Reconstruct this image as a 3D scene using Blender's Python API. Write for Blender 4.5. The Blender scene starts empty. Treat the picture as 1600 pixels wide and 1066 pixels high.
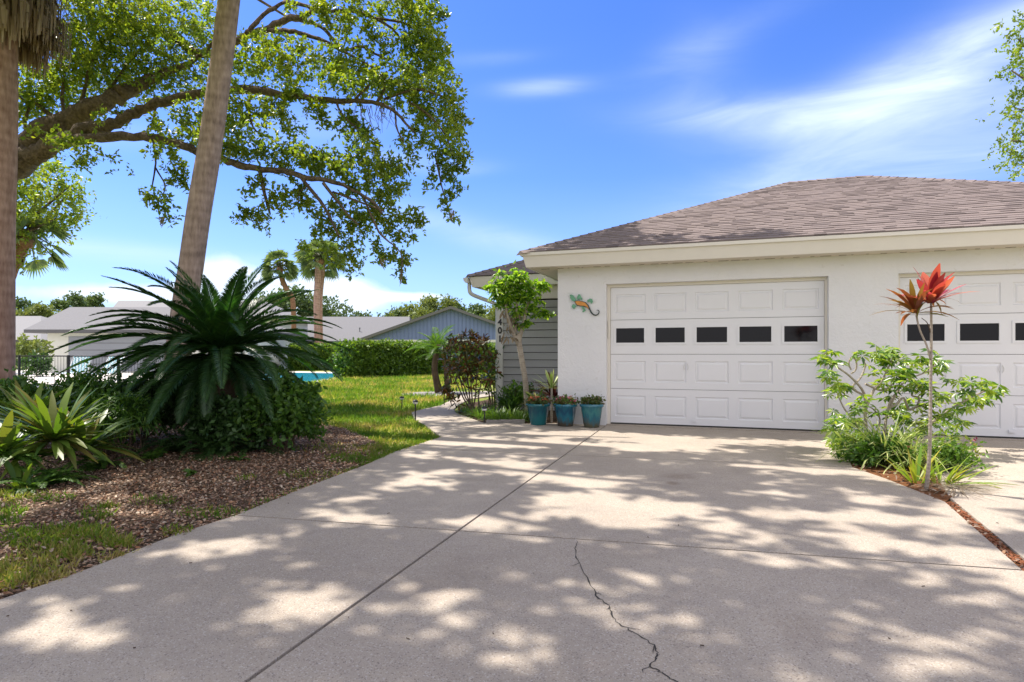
import bpy, math
import numpy as np
from mathutils import Vector
sc = bpy.context.scene
C = sc.collection
PI = math.pi
# ------------------------------------------------------------------ camera
YAW = math.radians(18.9)
F_PX, HOR, CAMH = 950.0, 553.0, 1.10
cs, sn = math.cos(YAW), math.sin(YAW)
RV = np.array([cs, sn, 0.0]); FV = np.array([-sn, cs, 0.0])
cd = bpy.data.cameras.new('camera'); cam = bpy.data.objects.new('camera', cd); C.objects.link(cam)
cam.location = (0, 0, CAMH); cam.rotation_euler = (PI/2, 0, YAW)
cd.sensor_width = 36; cd.lens = 36*F_PX/1600; cd.shift_y = (HOR-533)/1600
cd.clip_start = 0.05; cd.clip_end = 2000
sc.camera = cam
# ------------------------------------------------------------------ light
SUN = np.array([-1.54, 0.30, 2.66]); SUN /= np.linalg.norm(SUN)
EL = math.asin(SUN[2]); AZ = math.atan2(SUN[0], SUN[1])
sd = bpy.data.lights.new('sun', 'SUN'); sd.energy = 4.9; sd.angle = math.radians(0.55); sd.color = (1.0, 0.93, 0.83)
so = bpy.data.objects.new('sun', sd); C.objects.link(so)
so.rotation_euler = Vector(SUN.tolist()).to_track_quat('Z', 'Y').to_euler(); so.location = (0, 0, 30)
sc.view_settings.view_transform = 'Standard'; sc.view_settings.look = 'None'
sc.view_settings.exposure = 0.70; sc.view_settings.gamma = 1.0
sc.cycles.max_bounces = 6; sc.cycles.diffuse_bounces = 3; sc.cycles.glossy_bounces = 2; sc.cycles.transmission_bounces = 3; sc.cycles.transparent_max_bounces = 4
sc.cycles.caustics_reflective = False; sc.cycles.caustics_refractive = False
# ------------------------------------------------------------------ sky
world = bpy.data.worlds.new('World'); sc.world = world; world.use_nodes = True
nt = world.node_tree; nt.nodes.clear()
class N:
    def __init__(s, nt): s.nt = nt
    def n(s, t, **k):
        o = s.nt.nodes.new(t)
        for a, b in k.items(): setattr(o, a, b)
        return o
    def l(s, a, b): s.nt.links.new(a, b)
    def m(s, op, a, b=None, c=None, clamp=False):
        o = s.n('ShaderNodeMath', operation=op); o.use_clamp = clamp
        for i, v in enumerate((a, b, c)):
            if v is None: continue
            if isinstance(v, (int, float)): o.inputs[i].default_value = v
            else: s.l(v, o.inputs[i])
        return o.outputs[0]
    def mix(s, f, a, b, mode='MIX'):
        o = s.n('ShaderNodeMix', data_type='RGBA', blend_type=mode)
        for i, v in ((0, f), (6, a), (7, b)):
            if isinstance(v, (int, float)): o.inputs[i].default_value = v
            elif isinstance(v, tuple): o.inputs[i].default_value = (*v, 1)
            else: s.l(v, o.inputs[i])
        return o.outputs[2]
    def noise(s, scale, detail=4, vec=None, rough=.55, dist=0):
        o = s.n('ShaderNodeTexNoise'); o.inputs['Scale'].default_value = scale
        o.inputs['Detail'].default_value = detail; o.inputs['Roughness'].default_value = rough
        o.inputs['Distortion'].default_value = dist
        if vec is not None: s.l(vec, o.inputs['Vector'])
        return o.outputs[0]
    def ramp(s, f, stops, interp='LINEAR'):
        o = s.n('ShaderNodeValToRGB'); r = o.color_ramp; r.interpolation = interp
        while len(r.elements) < len(stops): r.elements.new(.5)
        for e, (p, c) in zip(r.elements, stops):
            e.position = p; e.color = (*c, 1) if isinstance(c, tuple) else (c, c, c, 1)
        s.l(f, o.inputs[0]); return o.outputs[0]
W = N(nt)
sky = W.n('ShaderNodeTexSky', sky_type='NISHITA'); sky.sun_disc = False
sky.sun_elevation = EL; sky.sun_rotation = AZ % (2*PI)
sky.air_density = 1.0; sky.dust_density = 0.6; sky.ozone_density = 2.0
tc = W.n('ShaderNodeTexCoord'); sep = W.n('ShaderNodeSeparateXYZ'); W.l(tc.outputs['Generated'], sep.inputs[0])
az = W.m('ARCTAN2', sep.outputs[0], sep.outputs[1]); el = W.m('ARCSINE', sep.outputs[2])
def pdir(px, py):
    d = FV + RV*(px-800)/F_PX + np.array([0, 0, (HOR-py)/F_PX]); d /= np.linalg.norm(d)
    return math.atan2(d[0], d[1]), math.asin(d[2])
comb = W.n('ShaderNodeCombineXYZ'); W.l(az, comb.inputs[0]); W.l(el, comb.inputs[1])
mp = W.n('ShaderNodeMapping'); W.l(comb.outputs[0], mp.inputs[0])
mp.inputs['Rotation'].default_value = (0, 0, math.radians(-17)); mp.inputs['Scale'].default_value = (2.6, 11.0, 1)
wisp = W.noise(1.5, 7, mp.outputs[0], .58, .7)
puff = W.noise(9, 6, comb.outputs[0], .6)
def blob(x, y, rx, ry, rot, amp):
    a0, e0 = pdir(x, y); k = 1/F_PX
    da = W.m('SUBTRACT', az, a0); de = W.m('SUBTRACT', el, e0)
    c, s = math.cos(math.radians(rot)), math.sin(math.radians(rot))
    u = W.m('ADD', W.m('MULTIPLY', da, c/(rx*k)), W.m('MULTIPLY', de, s/(rx*k)))
    v = W.m('ADD', W.m('MULTIPLY', da, -s/(ry*k)), W.m('MULTIPLY', de, c/(ry*k)))
    q = W.m('ADD', W.m('MULTIPLY', u, u), W.m('MULTIPLY', v, v))
    return W.m('MULTIPLY', W.m('POWER', 2.718, W.m('MULTIPLY', q, -1.0)), amp)
def total(lst):
    t = blob(*lst[0])
    for b in lst[1:]: t = W.m('ADD', t, blob(*b))
    return t
ci = total([(1460, 110, 170, 42, 22, 1.0), (1190, 180, 150, 24, -6, .85), (1330, 160, 150, 26, 8, .6), (1450, 215, 230, 34, 8, .8), (1600, 60, 120, 30, 24, .5),
            (845, 137, 62, 11, 2, .75), (1480, 262, 260, 22, 4, .8), (760, 92, 70, 9, 4, .22), (720, 265, 50, 9, 4, .35),
            (640, 250, 90, 14, 0, .4), (780, 375, 190, 20, -14, .5), (200, 395, 210, 14, -2, .55), (150, 210, 120, 18, 6, .3),
            (1080, 120, 60, 60, 0, .25), (500, 200, 120, 30, 10, .25), (1120, 60, 120, 20, 14, .2)])
wf = W.ramp(wisp, [(.25, .25), (.52, .66), (.72, 1.0)])
ci = W.m('MULTIPLY', ci, wf)
cu = total([(360, 448, 58, 30, -8, 1.5), (520, 458, 60, 26, 0, 1.5), (640, 464, 60, 7, 0, .9), (430, 470, 130, 20, 0, .8), (130, 460, 120, 12, 0, .5), (250, 462, 80, 14, 0, .6)])
cuf = W.ramp(W.m('ADD', W.m('MULTIPLY', cu, .62), W.m('MULTIPLY', puff, .7)), [(.52, 0.0), (.78, 1.0)])
haze = W.ramp(el, [(0.0, .46), (.10, .20), (.28, .03), (.5, .0)])
cov = W.m('ADD', W.m('ADD', W.m('MULTIPLY', ci, .72), W.m('MULTIPLY', cuf, .8)), haze, clamp=True)
hsv = W.n('ShaderNodeHueSaturation'); hsv.inputs['Saturation'].default_value = 1.12; W.l(sky.outputs[0], hsv.inputs['Color'])
base = W.mix(1.0, hsv.outputs[0], (.60, .82, 1.42), 'MULTIPLY')
skyc = W.mix(cov, base, (6.0, 6.9, 8.3))
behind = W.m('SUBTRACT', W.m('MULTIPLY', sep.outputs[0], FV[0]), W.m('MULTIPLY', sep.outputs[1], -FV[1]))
fill_veil = W.ramp(el, [(.62, 0.0), (.92, .85)])  # unseen white veil added overhead and behind camera to neutralise ambient light
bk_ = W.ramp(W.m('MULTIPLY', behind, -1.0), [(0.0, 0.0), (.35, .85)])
fill_veil = W.m('MAXIMUM', fill_veil, bk_)
skyc = W.mix(fill_veil, skyc, (8.5, 8.1, 8.3))
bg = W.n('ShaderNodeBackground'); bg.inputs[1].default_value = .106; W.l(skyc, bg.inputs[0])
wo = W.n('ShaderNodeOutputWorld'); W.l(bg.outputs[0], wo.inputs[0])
# ------------------------------------------------------------------ helpers
def P(px, py, Z): return np.array([0, 0, CAMH]) + FV*Z + RV*((px-800)/F_PX*Z) + np.array([0, 0, (HOR-py)/F_PX*Z])
def G(px, py, z=0.0):
    p = P(px, py, (CAMH-z)*F_PX/(py-HOR)); return np.array([p[0], p[1], z])
def WP(px, py, y0):                       # point seen at (px,py) on the vertical plane y = y0
    u = (px-800)/F_PX; return P(px, py, y0/(sn*u+cs))
def pix(p):
    p = np.atleast_2d(p); X = p@RV; Z = np.maximum(p@FV, .01)
    return 800+F_PX*X/Z, HOR-F_PX*(p[:, 2]-CAMH)/Z, p@FV
OFF = {}
def tag(o, label=None, cat=None, group=None, kind=None):
    if label: o['label'] = label
    if cat: o['category'] = cat
    if group: o['group'] = group
    if kind: o['kind'] = kind
    return o
def thing(name, label, cat, loc=(0, 0, 0), group=None):
    o = bpy.data.objects.new(name, None); o.empty_display_size = .2; C.objects.link(o)
    o.location = tuple(float(a) for a in loc); OFF[o.name] = np.array(loc, float)
    return tag(o, label, cat, group)
def mesh(name, v, f, mat, smooth=False):
    v = np.asarray(v, np.float32); me = bpy.data.meshes.new(name)
    if isinstance(f, np.ndarray):
        k = f.shape[1]; me.vertices.add(len(v)); me.vertices.foreach_set('co', v.ravel())
        me.loops.add(f.size); me.loops.foreach_set('vertex_index', f.ravel().astype(np.int32))
        me.polygons.add(len(f)); me.polygons.foreach_set('loop_start', np.arange(0, f.size, k, dtype=np.int32))
        me.polygons.foreach_set('loop_total', np.full(len(f), k, np.int32))
        me.update(calc_edges=True)
    else:
        me.from_pydata(v.tolist(), [], [tuple(int(i) for i in q) for q in f]); me.update()
    if smooth: me.polygons.foreach_set('use_smooth', np.ones(len(me.polygons), bool))
    me.materials.append(mat); return me
def obj(name, vf, mat, parent=None, smooth=False, local=False, origin=None):
    v, f = vf; v = np.array(v, float)
    if parent is not None:
        off = OFF[parent.name]
        if not local: v = v - off
    else:
        off = np.zeros(3) if origin is None else np.array(origin, float)
        v = v - off
    o = bpy.data.objects.new(name, mesh(name, v, f, mat, smooth)); C.objects.link(o)
    if parent is not None: o.parent = parent
    else: o.location = tuple(off.tolist())
    OFF[o.name] = off
    return o
def struct(name, vf, mat, smooth=False): return tag(obj(name, vf, mat, smooth=smooth), kind='structure')
def copy_tree(o, loc=None, rz=None, s=None, parent=None):
    c = o.copy(); C.objects.link(c)
    if parent: c.parent = parent
    if loc is not None: c.location = tuple(float(a) for a in loc)
    if rz is not None: c.rotation_euler = (0, 0, rz)
    if s is not None: c.scale = (s, s, s)
    for ch in o.children: copy_tree(ch, parent=c)
    return c
class MB:
    def __init__(s): s.v = []; s.f = []
    def add(s, v, f):
        b = len(s.v); s.v += [tuple(map(float, p)) for p in v]; s.f += [tuple(int(i)+b for i in q) for q in f]; return s
    def box(s, x0, x1, y0, y1, z0, z1):
        return s.add([(x0,y0,z0),(x1,y0,z0),(x1,y1,z0),(x0,y1,z0),(x0,y0,z1),(x1,y0,z1),(x1,y1,z1),(x0,y1,z1)],
                     [(0,3,2,1),(4,5,6,7),(0,1,5,4),(1,2,6,5),(2,3,7,6),(3,0,4,7)])
    def prism(s, pts, z0, z1):            # polygon in xy (CCW) extruded in z
        n = len(pts); v = [(p[0], p[1], z0) for p in pts]+[(p[0], p[1], z1) for p in pts]
        return s.add(v, [tuple(range(n-1, -1, -1)), tuple(range(n, 2*n))]+[(i, (i+1) % n, n+(i+1) % n, n+i) for i in range(n)])
    def xzprism(s, pts, y0, y1):          # polygon in xz extruded in y (y0 front)
        n = len(pts); v = [(p[0], y0, p[1]) for p in pts]+[(p[0], y1, p[1]) for p in pts]
        return s.add(v, [tuple(range(n)), tuple(range(2*n-1, n-1, -1))]+[((i+1) % n, i, n+i, n+(i+1) % n) for i in range(n)])
    def quad(s, a, b, c, d): return s.add([a, b, c, d], [(0, 1, 2, 3)])
    def tube(s, pts, rad, n=8, cap=True):
        pts = np.asarray(pts, float); k = len(pts)
        if np.isscalar(rad): rad = [rad]*k
        t = np.gradient(pts, axis=0); t /= np.linalg.norm(t, axis=1)[:, None]+1e-9
        ref = np.array([0, 0, 1.]) if abs(t[0][2]) < .9 else np.array([1., 0, 0])
        V = []; u = np.cross(t[0], ref); u /= np.linalg.norm(u)
        for i in range(k):
            u = u - t[i]*np.dot(u, t[i]); u /= np.linalg.norm(u)+1e-9; w = np.cross(t[i], u)
            for j in range(n):
                a = 2*PI*j/n; V.append(pts[i]+rad[i]*(u*math.cos(a)+w*math.sin(a)))
        Fc = [(i*n+j, i*n+(j+1) % n, (i+1)*n+(j+1) % n, (i+1)*n+j) for i in range(k-1) for j in range(n)]
        if cap: Fc += [tuple(range(n-1, -1, -1)), tuple(range((k-1)*n, k*n))]
        return s.add(V, Fc)
    def lathe(s, prof, c, n=24):
        V = [(c[0]+r*math.cos(2*PI*j/n), c[1]+r*math.sin(2*PI*j/n), c[2]+z) for r, z in prof for j in range(n)]
        k = len(prof)
        return s.add(V, [(i*n+j, i*n+(j+1) % n, (i+1)*n+(j+1) % n, (i+1)*n+j) for i in range(k-1) for j in range(n)])
    def vf(s): return (np.array(s.v), s.f)
def smooth_line(pts, n=4):
    pts = np.asarray(pts, float); out = []
    P0 = np.vstack([2*pts[0]-pts[1], pts, 2*pts[-1]-pts[-2]])
    for i in range(1, len(P0)-2):
        for t in np.linspace(0, 1, n, endpoint=False):
            a, b, c, d = P0[i-1:i+3]
            out.append(.5*((2*b)+(-a+c)*t+(2*a-5*b+4*c-d)*t*t+(-a+3*b-3*c+d)*t**3))
    out.append(pts[-1]); return np.array(out)
def unit(a): return a/(np.linalg.norm(a, axis=-1, keepdims=True)+1e-9)
# leaf templates: x across, y along, z normal
LEAF = (np.array([(0,0,0),(.26,.45,.07),(0,1,0),(-.26,.45,.07)]), np.array([(0,1,2),(0,2,3)]))
NARROW = (np.array([(0,0,0),(.10,.4,.03),(0,1,-.08),(-.10,.4,.03)]), np.array([(0,1,2),(0,2,3)]))
OVAL = (np.array([(0,0,0),(.2,.2,.05),(.27,.55,.06),(0,1,-.05),(-.27,.55,.06),(-.2,.2,.05),(0,.5,0)]), np.array([(0,1,6),(1,2,6),(2,3,6),(3,4,6),(4,5,6),(5,0,6)]))
def strip(w, curl, n=4, tip=.12, fold=.15):
    v = []; f = []
    for i in range(n+1):
        t = i/n; ww = w*(.55+.9*t if t < .5 else 1.0-(1-tip)*((t-.5)*2)**1.8)*.5
        y = math.sin(curl*t)/max(curl, 1e-3) if curl > 1e-3 else t; z = -(1-math.cos(curl*t))/max(curl, 1e-3)
        v += [(-ww, y, z+fold*ww), (0, y, z), (ww, y, z+fold*ww)]
    for i in range(n):
        a = i*3; f += [(a, a+1, a+4, a+3), (a+1, a+2, a+5, a+4)]
    return np.array(v), np.array(f)
def palmate(n=8, w=.3, droop=.35):
    V = []; Fc = []
    for i in range(n):
        a = 2*PI*i/n; c, s = math.cos(a), math.sin(a)
        loc = [(0, .08, 0), (w*.5, .55, .02), (0, 1, -droop), (-w*.5, .55, .02)]
        b = len(V)
        V += [(c*x-s*y, s*x+c*y, z-droop*.3*y) for x, y, z in loc]; Fc += [(b, b+1, b+2), (b, b+2, b+3)]
    return np.array(V), np.array(Fc)
PALM7 = palmate()
def scatter(tmpl, pos, d, nrm, scale):
    tv, tf = tmpl; pos = np.asarray(pos, float); d = unit(np.asarray(d, float)); nrm = np.asarray(nrm, float)
    x = unit(np.cross(d, nrm)); nn = np.cross(x, d); s = np.asarray(scale, float).reshape(-1, 1, 1)
    v = pos[:, None, :]+s*(tv[None, :, 0:1]*x[:, None]+tv[None, :, 1:2]*d[:, None]+tv[None, :, 2:3]*nn[:, None])
    k = len(tv); f = tf[None]+(np.arange(len(pos))*k)[:, None, None]
    return v.reshape(-1, 3), f.reshape(-1, tf.shape[1])
def joinvf(*L):
    V = []; Fc = []; b = 0
    for v, f in L: V.append(v); Fc.append(f+b); b += len(v)
    return np.vstack(V), np.vstack(Fc)
rng = np.random.default_rng(7)
def rdir(n, r=rng): return unit(r.normal(size=(n, 3)))
def sprigs(cent, nleaf=12, spread=.16, size=.075, up=.5, tmpl=LEAF, r=rng, jit=.35):
    n = len(cent); tw = unit(rdir(n, r)+np.array([0, 0, .15]))
    c = np.repeat(cent, nleaf, 0); t = np.repeat(tw, nleaf, 0); m = n*nleaf
    pos = c+t*(r.random((m, 1))-.35)*spread*2+rdir(m, r)*spread*.35*r.random((m, 1))
    d = unit(t*.6+rdir(m, r)); nn = unit(rdir(m, r)*.9+np.array([0, 0, up]))
    return scatter(tmpl, pos, d, nn, size*(1-jit+2*jit*r.random(m)))
# ------------------------------------------------------------------ materials
def newmat(name):
    m = bpy.data.materials.new(name); m.use_nodes = True; t = m.node_tree; t.nodes.clear()
    n = N(t); out = n.n('ShaderNodeOutputMaterial'); b = n.n('ShaderNodeBsdfPrincipled'); n.l(b.outputs[0], out.inputs[0])
    return m, n, b, out
def setc(n, b, c, slot='Base Color'):
    if isinstance(c, tuple): b.inputs[slot].default_value = (*c, 1)
    else: n.l(c, b.inputs[slot])
def coords(n): return n.n('ShaderNodeTexCoord').outputs['Object']
def bump(n, b, h, dist=.01, st=.6):
    o = n.n('ShaderNodeBump'); o.inputs['Distance'].default_value = dist; o.inputs['Strength'].default_value = st
    n.l(h, o.inputs['Height']); n.l(o.outputs[0], b.inputs['Normal'])
def plain(name, col, rough=.6, metal=0, var=.0, scale=3, bmp=0, bscale=60, spec=.5):
    m, n, b, _ = newmat(name); co = coords(n)
    if var: setc(n, b, n.mix(n.noise(scale, 5, co), tuple(c*(1-var) for c in col), tuple(min(1, c*(1+var)) for c in col)))
    else: setc(n, b, col)
    b.inputs['Roughness'].default_value = rough; b.inputs['Metallic'].default_value = metal
    b.inputs['Specular IOR Level'].default_value = spec
    if bmp: bump(n, b, n.noise(bscale, 4, co), bmp)
    return m
def leafm(name, stops, trans=.35, rough=.5, tcol=None, spec=.4, patch=None):
    m, n, b, out = newmat(name); g = n.n('ShaderNodeNewGeometry'); k = len(stops)
    f = g.outputs['Random Per Island']
    if patch:
        gz_ = name == 'grass_blades'; nz = n.noise(patch, 4 if gz_ else 2, coords(n), .6); f = n.m('ADD', n.m('MULTIPLY', f, .4 if gz_ else .5), n.m('MULTIPLY', n.m('SUBTRACT', nz, .40 if gz_ else .25), 2.6 if gz_ else 1.0), clamp=True)
    col = n.ramp(f, [(i/max(1, k-1), c) for i, c in enumerate(stops)])
    setc(n, b, col); b.inputs['Roughness'].default_value = rough; b.inputs['Specular IOR Level'].default_value = spec
    if trans:
        tr = n.n('ShaderNodeBsdfTranslucent'); n.l(n.mix(1.0, col, tcol or (2.6, 2.4, .9), 'MULTIPLY'), tr.inputs[0])
        mx = n.n('ShaderNodeMixShader'); mx.inputs[0].default_value = trans
        n.l(b.outputs[0], mx.inputs[1]); n.l(tr.outputs[0], mx.inputs[2]); n.l(mx.outputs[0], out.inputs[0])
    return m
def barkm(name, c1, c2, sc_=6, stretch=(1, 1, .25), dist=.02, rings=0):
    m, n, b, _ = newmat(name); mpn = n.n('ShaderNodeMapping'); n.l(coords(n), mpn.inputs[0]); mpn.inputs['Scale'].default_value = stretch
    a = n.noise(sc_, 8, mpn.outputs[0], .65); a2 = n.noise(sc_*.25, 3, coords(n)); h = a
    f = n.m('ADD', n.m('MULTIPLY', a, .7), n.m('MULTIPLY', a2, .4))
    if rings:
        w = n.n('ShaderNodeTexWave', bands_direction='Z'); w.inputs['Scale'].default_value = rings; w.inputs['Distortion'].default_value = 3.5
        w.inputs['Detail'].default_value = 3; n.l(coords(n), w.inputs[0]); h = n.m('ADD', a, n.m('MULTIPLY', w.outputs[1], .2)); f = n.m('ADD', n.m('MULTIPLY', f, .9), n.m('MULTIPLY', w.outputs[1], .06))
    setc(n, b, n.ramp(f, [(.35, c1), (.72, c2)])); b.inputs['Roughness'].default_value = .9; b.inputs['Specular IOR Level'].default_value = .15
    bump(n, b, h, dist, .9); return m
# concrete
def concm(name, tint=1.0, stains=False):
    m, n, b, _ = newmat(name); co = coords(n)
    big = n.noise(.55, 5, co, .6); mid = n.noise(3.0, 6, co, .65); fine = n.noise(260, 2, co, .7); agg = n.n('ShaderNodeTexVoronoi'); agg.inputs['Scale'].default_value = 190; n.l(co, agg.inputs[0])
    c = n.ramp(big, [(.3, (.365*tint, .310*tint, .252*tint)), (.7, (.49*tint, .425*tint, .350*tint))])
    c = n.mix(n.m('MULTIPLY', n.ramp(mid, [(.35, 1.0), (.6, 0.0)]), .22), c, (.30*tint, .26*tint, .235*tint))
    c = n.mix(n.ramp(fine, [(.28, .55), (.5, 0.0)]), c, (.17, .15, .14))
    sep_ = n.n('ShaderNodeSeparateColor'); n.l(agg.outputs['Color'], sep_.inputs[0])
    c = n.mix(n.m('MULTIPLY', n.ramp(sep_.outputs[0], [(.86, 0.0), (.93, 1.0)]), .5), c, (.60, .56, .51))
    c = n.mix(n.m('MULTIPLY', n.ramp(sep_.outputs[1], [(.88, 0.0), (.95, 1.0)]), .6), c, (.16, .13, .12))
    spots = n.noise(38, 2, co, .5); c = n.mix(n.ramp(spots, [(.74, 0.0), (.78, .6)]), c, (.14, .11, .09))
    for (qx, qy, rr, am) in ((1058, 745, .16, .35), (1052, 755, .07, .5), (1250, 980, .22, .18), (700, 900, .35, .12), (1180, 800, .25, .15), (980, 860, .3, .12)):
        g_ = G(qx, qy); vd = n.n('ShaderNodeVectorMath', operation='DISTANCE'); n.l(co, vd.inputs[0]); vd.inputs[1].default_value = tuple(g_.tolist())
        k_ = n.m('ADD', n.m('DIVIDE', vd.outputs['Value'], rr), n.m('MULTIPLY', n.m('SUBTRACT', mid, .5), 3.0)); c = n.mix(n.m('MULTIPLY', n.ramp(k_, [(.3, 1.0), (1.0, 0.0)]), am), c, (.16, .105, .07))
    old = n.noise(1.3, 7, co, .72, .4); c = n.mix(n.m('MULTIPLY', n.ramp(old, [(.50, 0.0), (.68, 1.0)]), .30), c, (.22, .19, .165))
    setc(n, b, c); b.inputs['Roughness'].default_value = .85; b.inputs['Specular IOR Level'].default_value = .25
    bump(n, b, n.m('ADD', fine, n.m('MULTIPLY', mid, .8)), .004, .7); return m
M = {}
M['conc'] = concm('driveway_concrete'); M['conc2'] = concm('walkway_concrete', 1.0)
M['joint'] = plain('joint_dirt', (.05, .045, .04), .95)
M['crack'] = plain('crack_dirt', (.045, .04, .035), .95)
def groundm():
    m, n, b, _ = newmat('lawn_ground'); co = coords(n)
    a = n.noise(.8, 5, co); f = n.noise(30, 5, co, .7)
    c = n.ramp(a, [(.3, (.14, .22, .03)), (.48, (.24, .28, .05)), (.62, (.42, .36, .13))])
    c = n.mix(n.m('MULTIPLY', f, .7), c, (.05, .08, .02)); setc(n, b, c); b.inputs['Roughness'].default_value = .95; b.inputs['Specular IOR Level'].default_value = .1
    bump(n, b, f, .03); return m
M['lawn'] = groundm()
def soilm():
    m, n, b, _ = newmat('litter_ground'); co = coords(n)
    f = n.noise(55, 6, co, .75); a = n.noise(1.4, 4, co); v = n.n('ShaderNodeTexVoronoi'); v.inputs['Scale'].default_value = 34; n.l(co, v.inputs[0])
    s_ = n.n('ShaderNodeSeparateColor'); n.l(v.outputs['Color'], s_.inputs[0])
    c = n.ramp(s_.outputs[0], [(0, (.07, .05, .035)), (.45, (.16, .10, .065)), (.75, (.26, .17, .11)), (1, (.36, .28, .20))])
    c = n.mix(n.ramp(f, [(.35, .75), (.6, .1)]), c, (.05, .04, .03)); c = n.mix(n.ramp(a, [(.45, 0.0), (.7, .4)]), c, (.15, .13, .10))
    setc(n, b, c); b.inputs['Roughness'].default_value = .95; b.inputs['Specular IOR Level'].default_value = .1; bump(n, b, n.m('ADD', f, v.outputs['Distance']), .03, .9); return m
M['soil'] = soilm()
M['mulch'] = plain('mulch', (.17, .075, .035), .95, var=.6, scale=40, bmp=.03, bscale=50, spec=.1)
M['gravel'] = plain('gravel', (.26, .24, .225), .95, var=.4, scale=30, bmp=.02, bscale=60)
M['deck'] = plain('deck', (.62, .58, .52), .8, var=.1, scale=2)
M['water'] = plain('pool_water', (.03, .38, .55), .08, var=.25, scale=1.2, bmp=.01, bscale=4)
def stucco():
    m, n, b, _ = newmat('white_stucco'); co = coords(n)
    a = n.noise(14, 6, co, .62, .6); f = n.noise(90, 3, co); st = n.noise(1.1, 4, co)
    c = n.ramp(st, [(.3, (.72, .725, .745)), (.7, (.79, .79, .80))]); c = n.mix(n.ramp(a, [(.62, 0.0), (.74, .35)]), c, (.50, .46, .40))
    setc(n, b, c); b.inputs['Roughness'].default_value = .85; bump(n, b, n.m('ADD', n.ramp(a, [(.42, 0.0), (.6, 1.0)]), n.m('MULTIPLY', f, .5)), .006, .42); return m
M['stucco'] = stucco()
M['trim'] = plain('cream_trim', (.74, .70, .635), .55, var=.05, scale=6, bmp=.001, bscale=40)
M['soffit'] = plain('cream_soffit', (.66, .60, .50), .7, var=.05)
M['door'] = plain('garage_door_white', (.75, .755, .78), .42, var=.03, scale=4, bmp=.0006, bscale=120)
M['jamb'] = plain('door_jamb', (.74, .70, .62), .6, var=.06)
M['glass'] = plain('dark_glass', (.006, .006, .008), .06, spec=.22)
M['black'] = plain('black_metal', (.015, .015, .015), .45)
M['dark'] = plain('dark_gap', (.03, .025, .02), .9)
M['siding'] = plain('grey_siding', (.36, .36, .36), .6, var=.05, scale=3, bmp=.001, bscale=80)
M['post'] = plain('white_post', (.66, .65, .62), .7, var=.15, scale=8, bmp=.003)
M['gutter'] = plain('gutter_metal', (.62, .62, .60), .35, var=.05)
def shinglem(name, stops, sat=.0):
    m, n, b, _ = newmat(name); g = n.n('ShaderNodeNewGeometry'); co = coords(n)
    c = n.ramp(g.outputs['Random Per Island'], [(i/(len(stops)-1), s) for i, s in enumerate(stops)])
    f = n.noise(160, 3, co, .7); a = n.noise(.9, 4, co); c = n.mix(n.m('MULTIPLY', f, .5), c, (.10, .08, .08)); c = n.mix(n.ramp(a, [(.5, 0.0), (.75, .18)]), c, (.14, .12, .12))
    setc(n, b, c); b.inputs['Roughness'].default_value = .95; b.inputs['Specular IOR Level'].default_value = .15; bump(n, b, f, .004); return m
M['shingle'] = shinglem('brown_shingle', [(.12, .098, .095), (.20, .165, .16), (.24, .20, .192), (.22, .18, .173), (.26, .215, .205), (.19, .155, .15), (.25, .205, .196), (.23, .19, .18)])
M['shingle_under'] = plain('shingle_underlay', (.09, .065, .06), .95)
M['farroof'] = plain('grey_roof', (.135, .135, .142), .9, var=.2, scale=9, bmp=.01, bscale=30)
M['farroof2'] = plain('pale_roof', (.19, .19, .195), .9, var=.15, scale=8, bmp=.01, bscale=30)
M['fascia2'] = plain('dark_fascia', (.10, .10, .11), .7)
M['bluewall'] = plain('blue_grey_siding', (.16, .215, .40), .7, var=.06, scale=2)
M['whitewall'] = plain('white_wall', (.62, .63, .58), .7, var=.05)
M['greydoor'] = plain('grey_door', (.25, .27, .31), .5)
M['bark_oak'] = barkm('oak_bark', (.055, .042, .034), (.27, .205, .155), 13, (1, 1, 1), .09)
M['bark_palm'] = barkm('palm_bark', (.21, .155, .13), (.53, .40, .345), 20, (1, 1, .22), .010, 2.2)
M['bark_palm2'] = barkm('ruddy_palm_bark', (.26, .15, .11), (.60, .40, .315), 18, (1, 1, .22), .010, 1.8)
M['bark_pale'] = barkm('pale_bark', (.22, .18, .14), (.50, .44, .36), 14, (1, 1, .5), .008, 10)
M['bark_dark'] = barkm('dark_bark', (.05, .035, .025), (.14, .10, .07), 14, (1, 1, .5), .01)
M['boot'] = barkm('palm_boots', (.16, .08, .045), (.38, .22, .13), 16, (1, 1, .6), .03)
M['oakleaf'] = leafm('oak_leaves', [(.055, .095, .020), (.095, .15, .030), (.14, .20, .036), (.23, .26, .045), (.10, .15, .030)], .46, .38, (2.35, 2.35, .6), patch=1.0)
M['fartree'] = leafm('far_leaves', [(.05, .095, .035), (.09, .15, .05), (.14, .20, .065)], .25, .6, (1.8, 1.6, .8), patch=.35)
M['fartree2'] = leafm('far_leaves_yellow', [(.08, .13, .035), (.15, .20, .05), (.22, .26, .07)], .3, .6, (1.8, 1.6, .8), patch=.5)
M['cycad'] = leafm('cycad_leaflets', [(.018, .060, .016), (.030, .090, .022), (.060, .125, .028)], .20, .34, (2, 2.4, .8), .6)
M['rachis'] = plain('frond_rachis', (.10, .11, .04), .5)
M['hedge'] = leafm('hedge_leaves', [(.045, .10, .014), (.085, .16, .02), (.15, .24, .03)], .35, .45, (2.2, 2.0, .6))
M['hedge_core'] = plain('hedge_inside_shade', (.012, .02, .008), .95)
M['brom'] = leafm('bromeliad_leaves', [(.06, .125, .03), (.09, .17, .03), (.16, .23, .035), (.08, .15, .035), (.24, .19, .05), (.05, .11, .03)], .30, .38, (1.9, 1.9, .6))
M['fern'] = leafm('fern_leaflets', [(.03, .08, .015), (.06, .14, .02), (.11, .20, .03)], .3, .45, (2.2, 2.2, .7))
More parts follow.
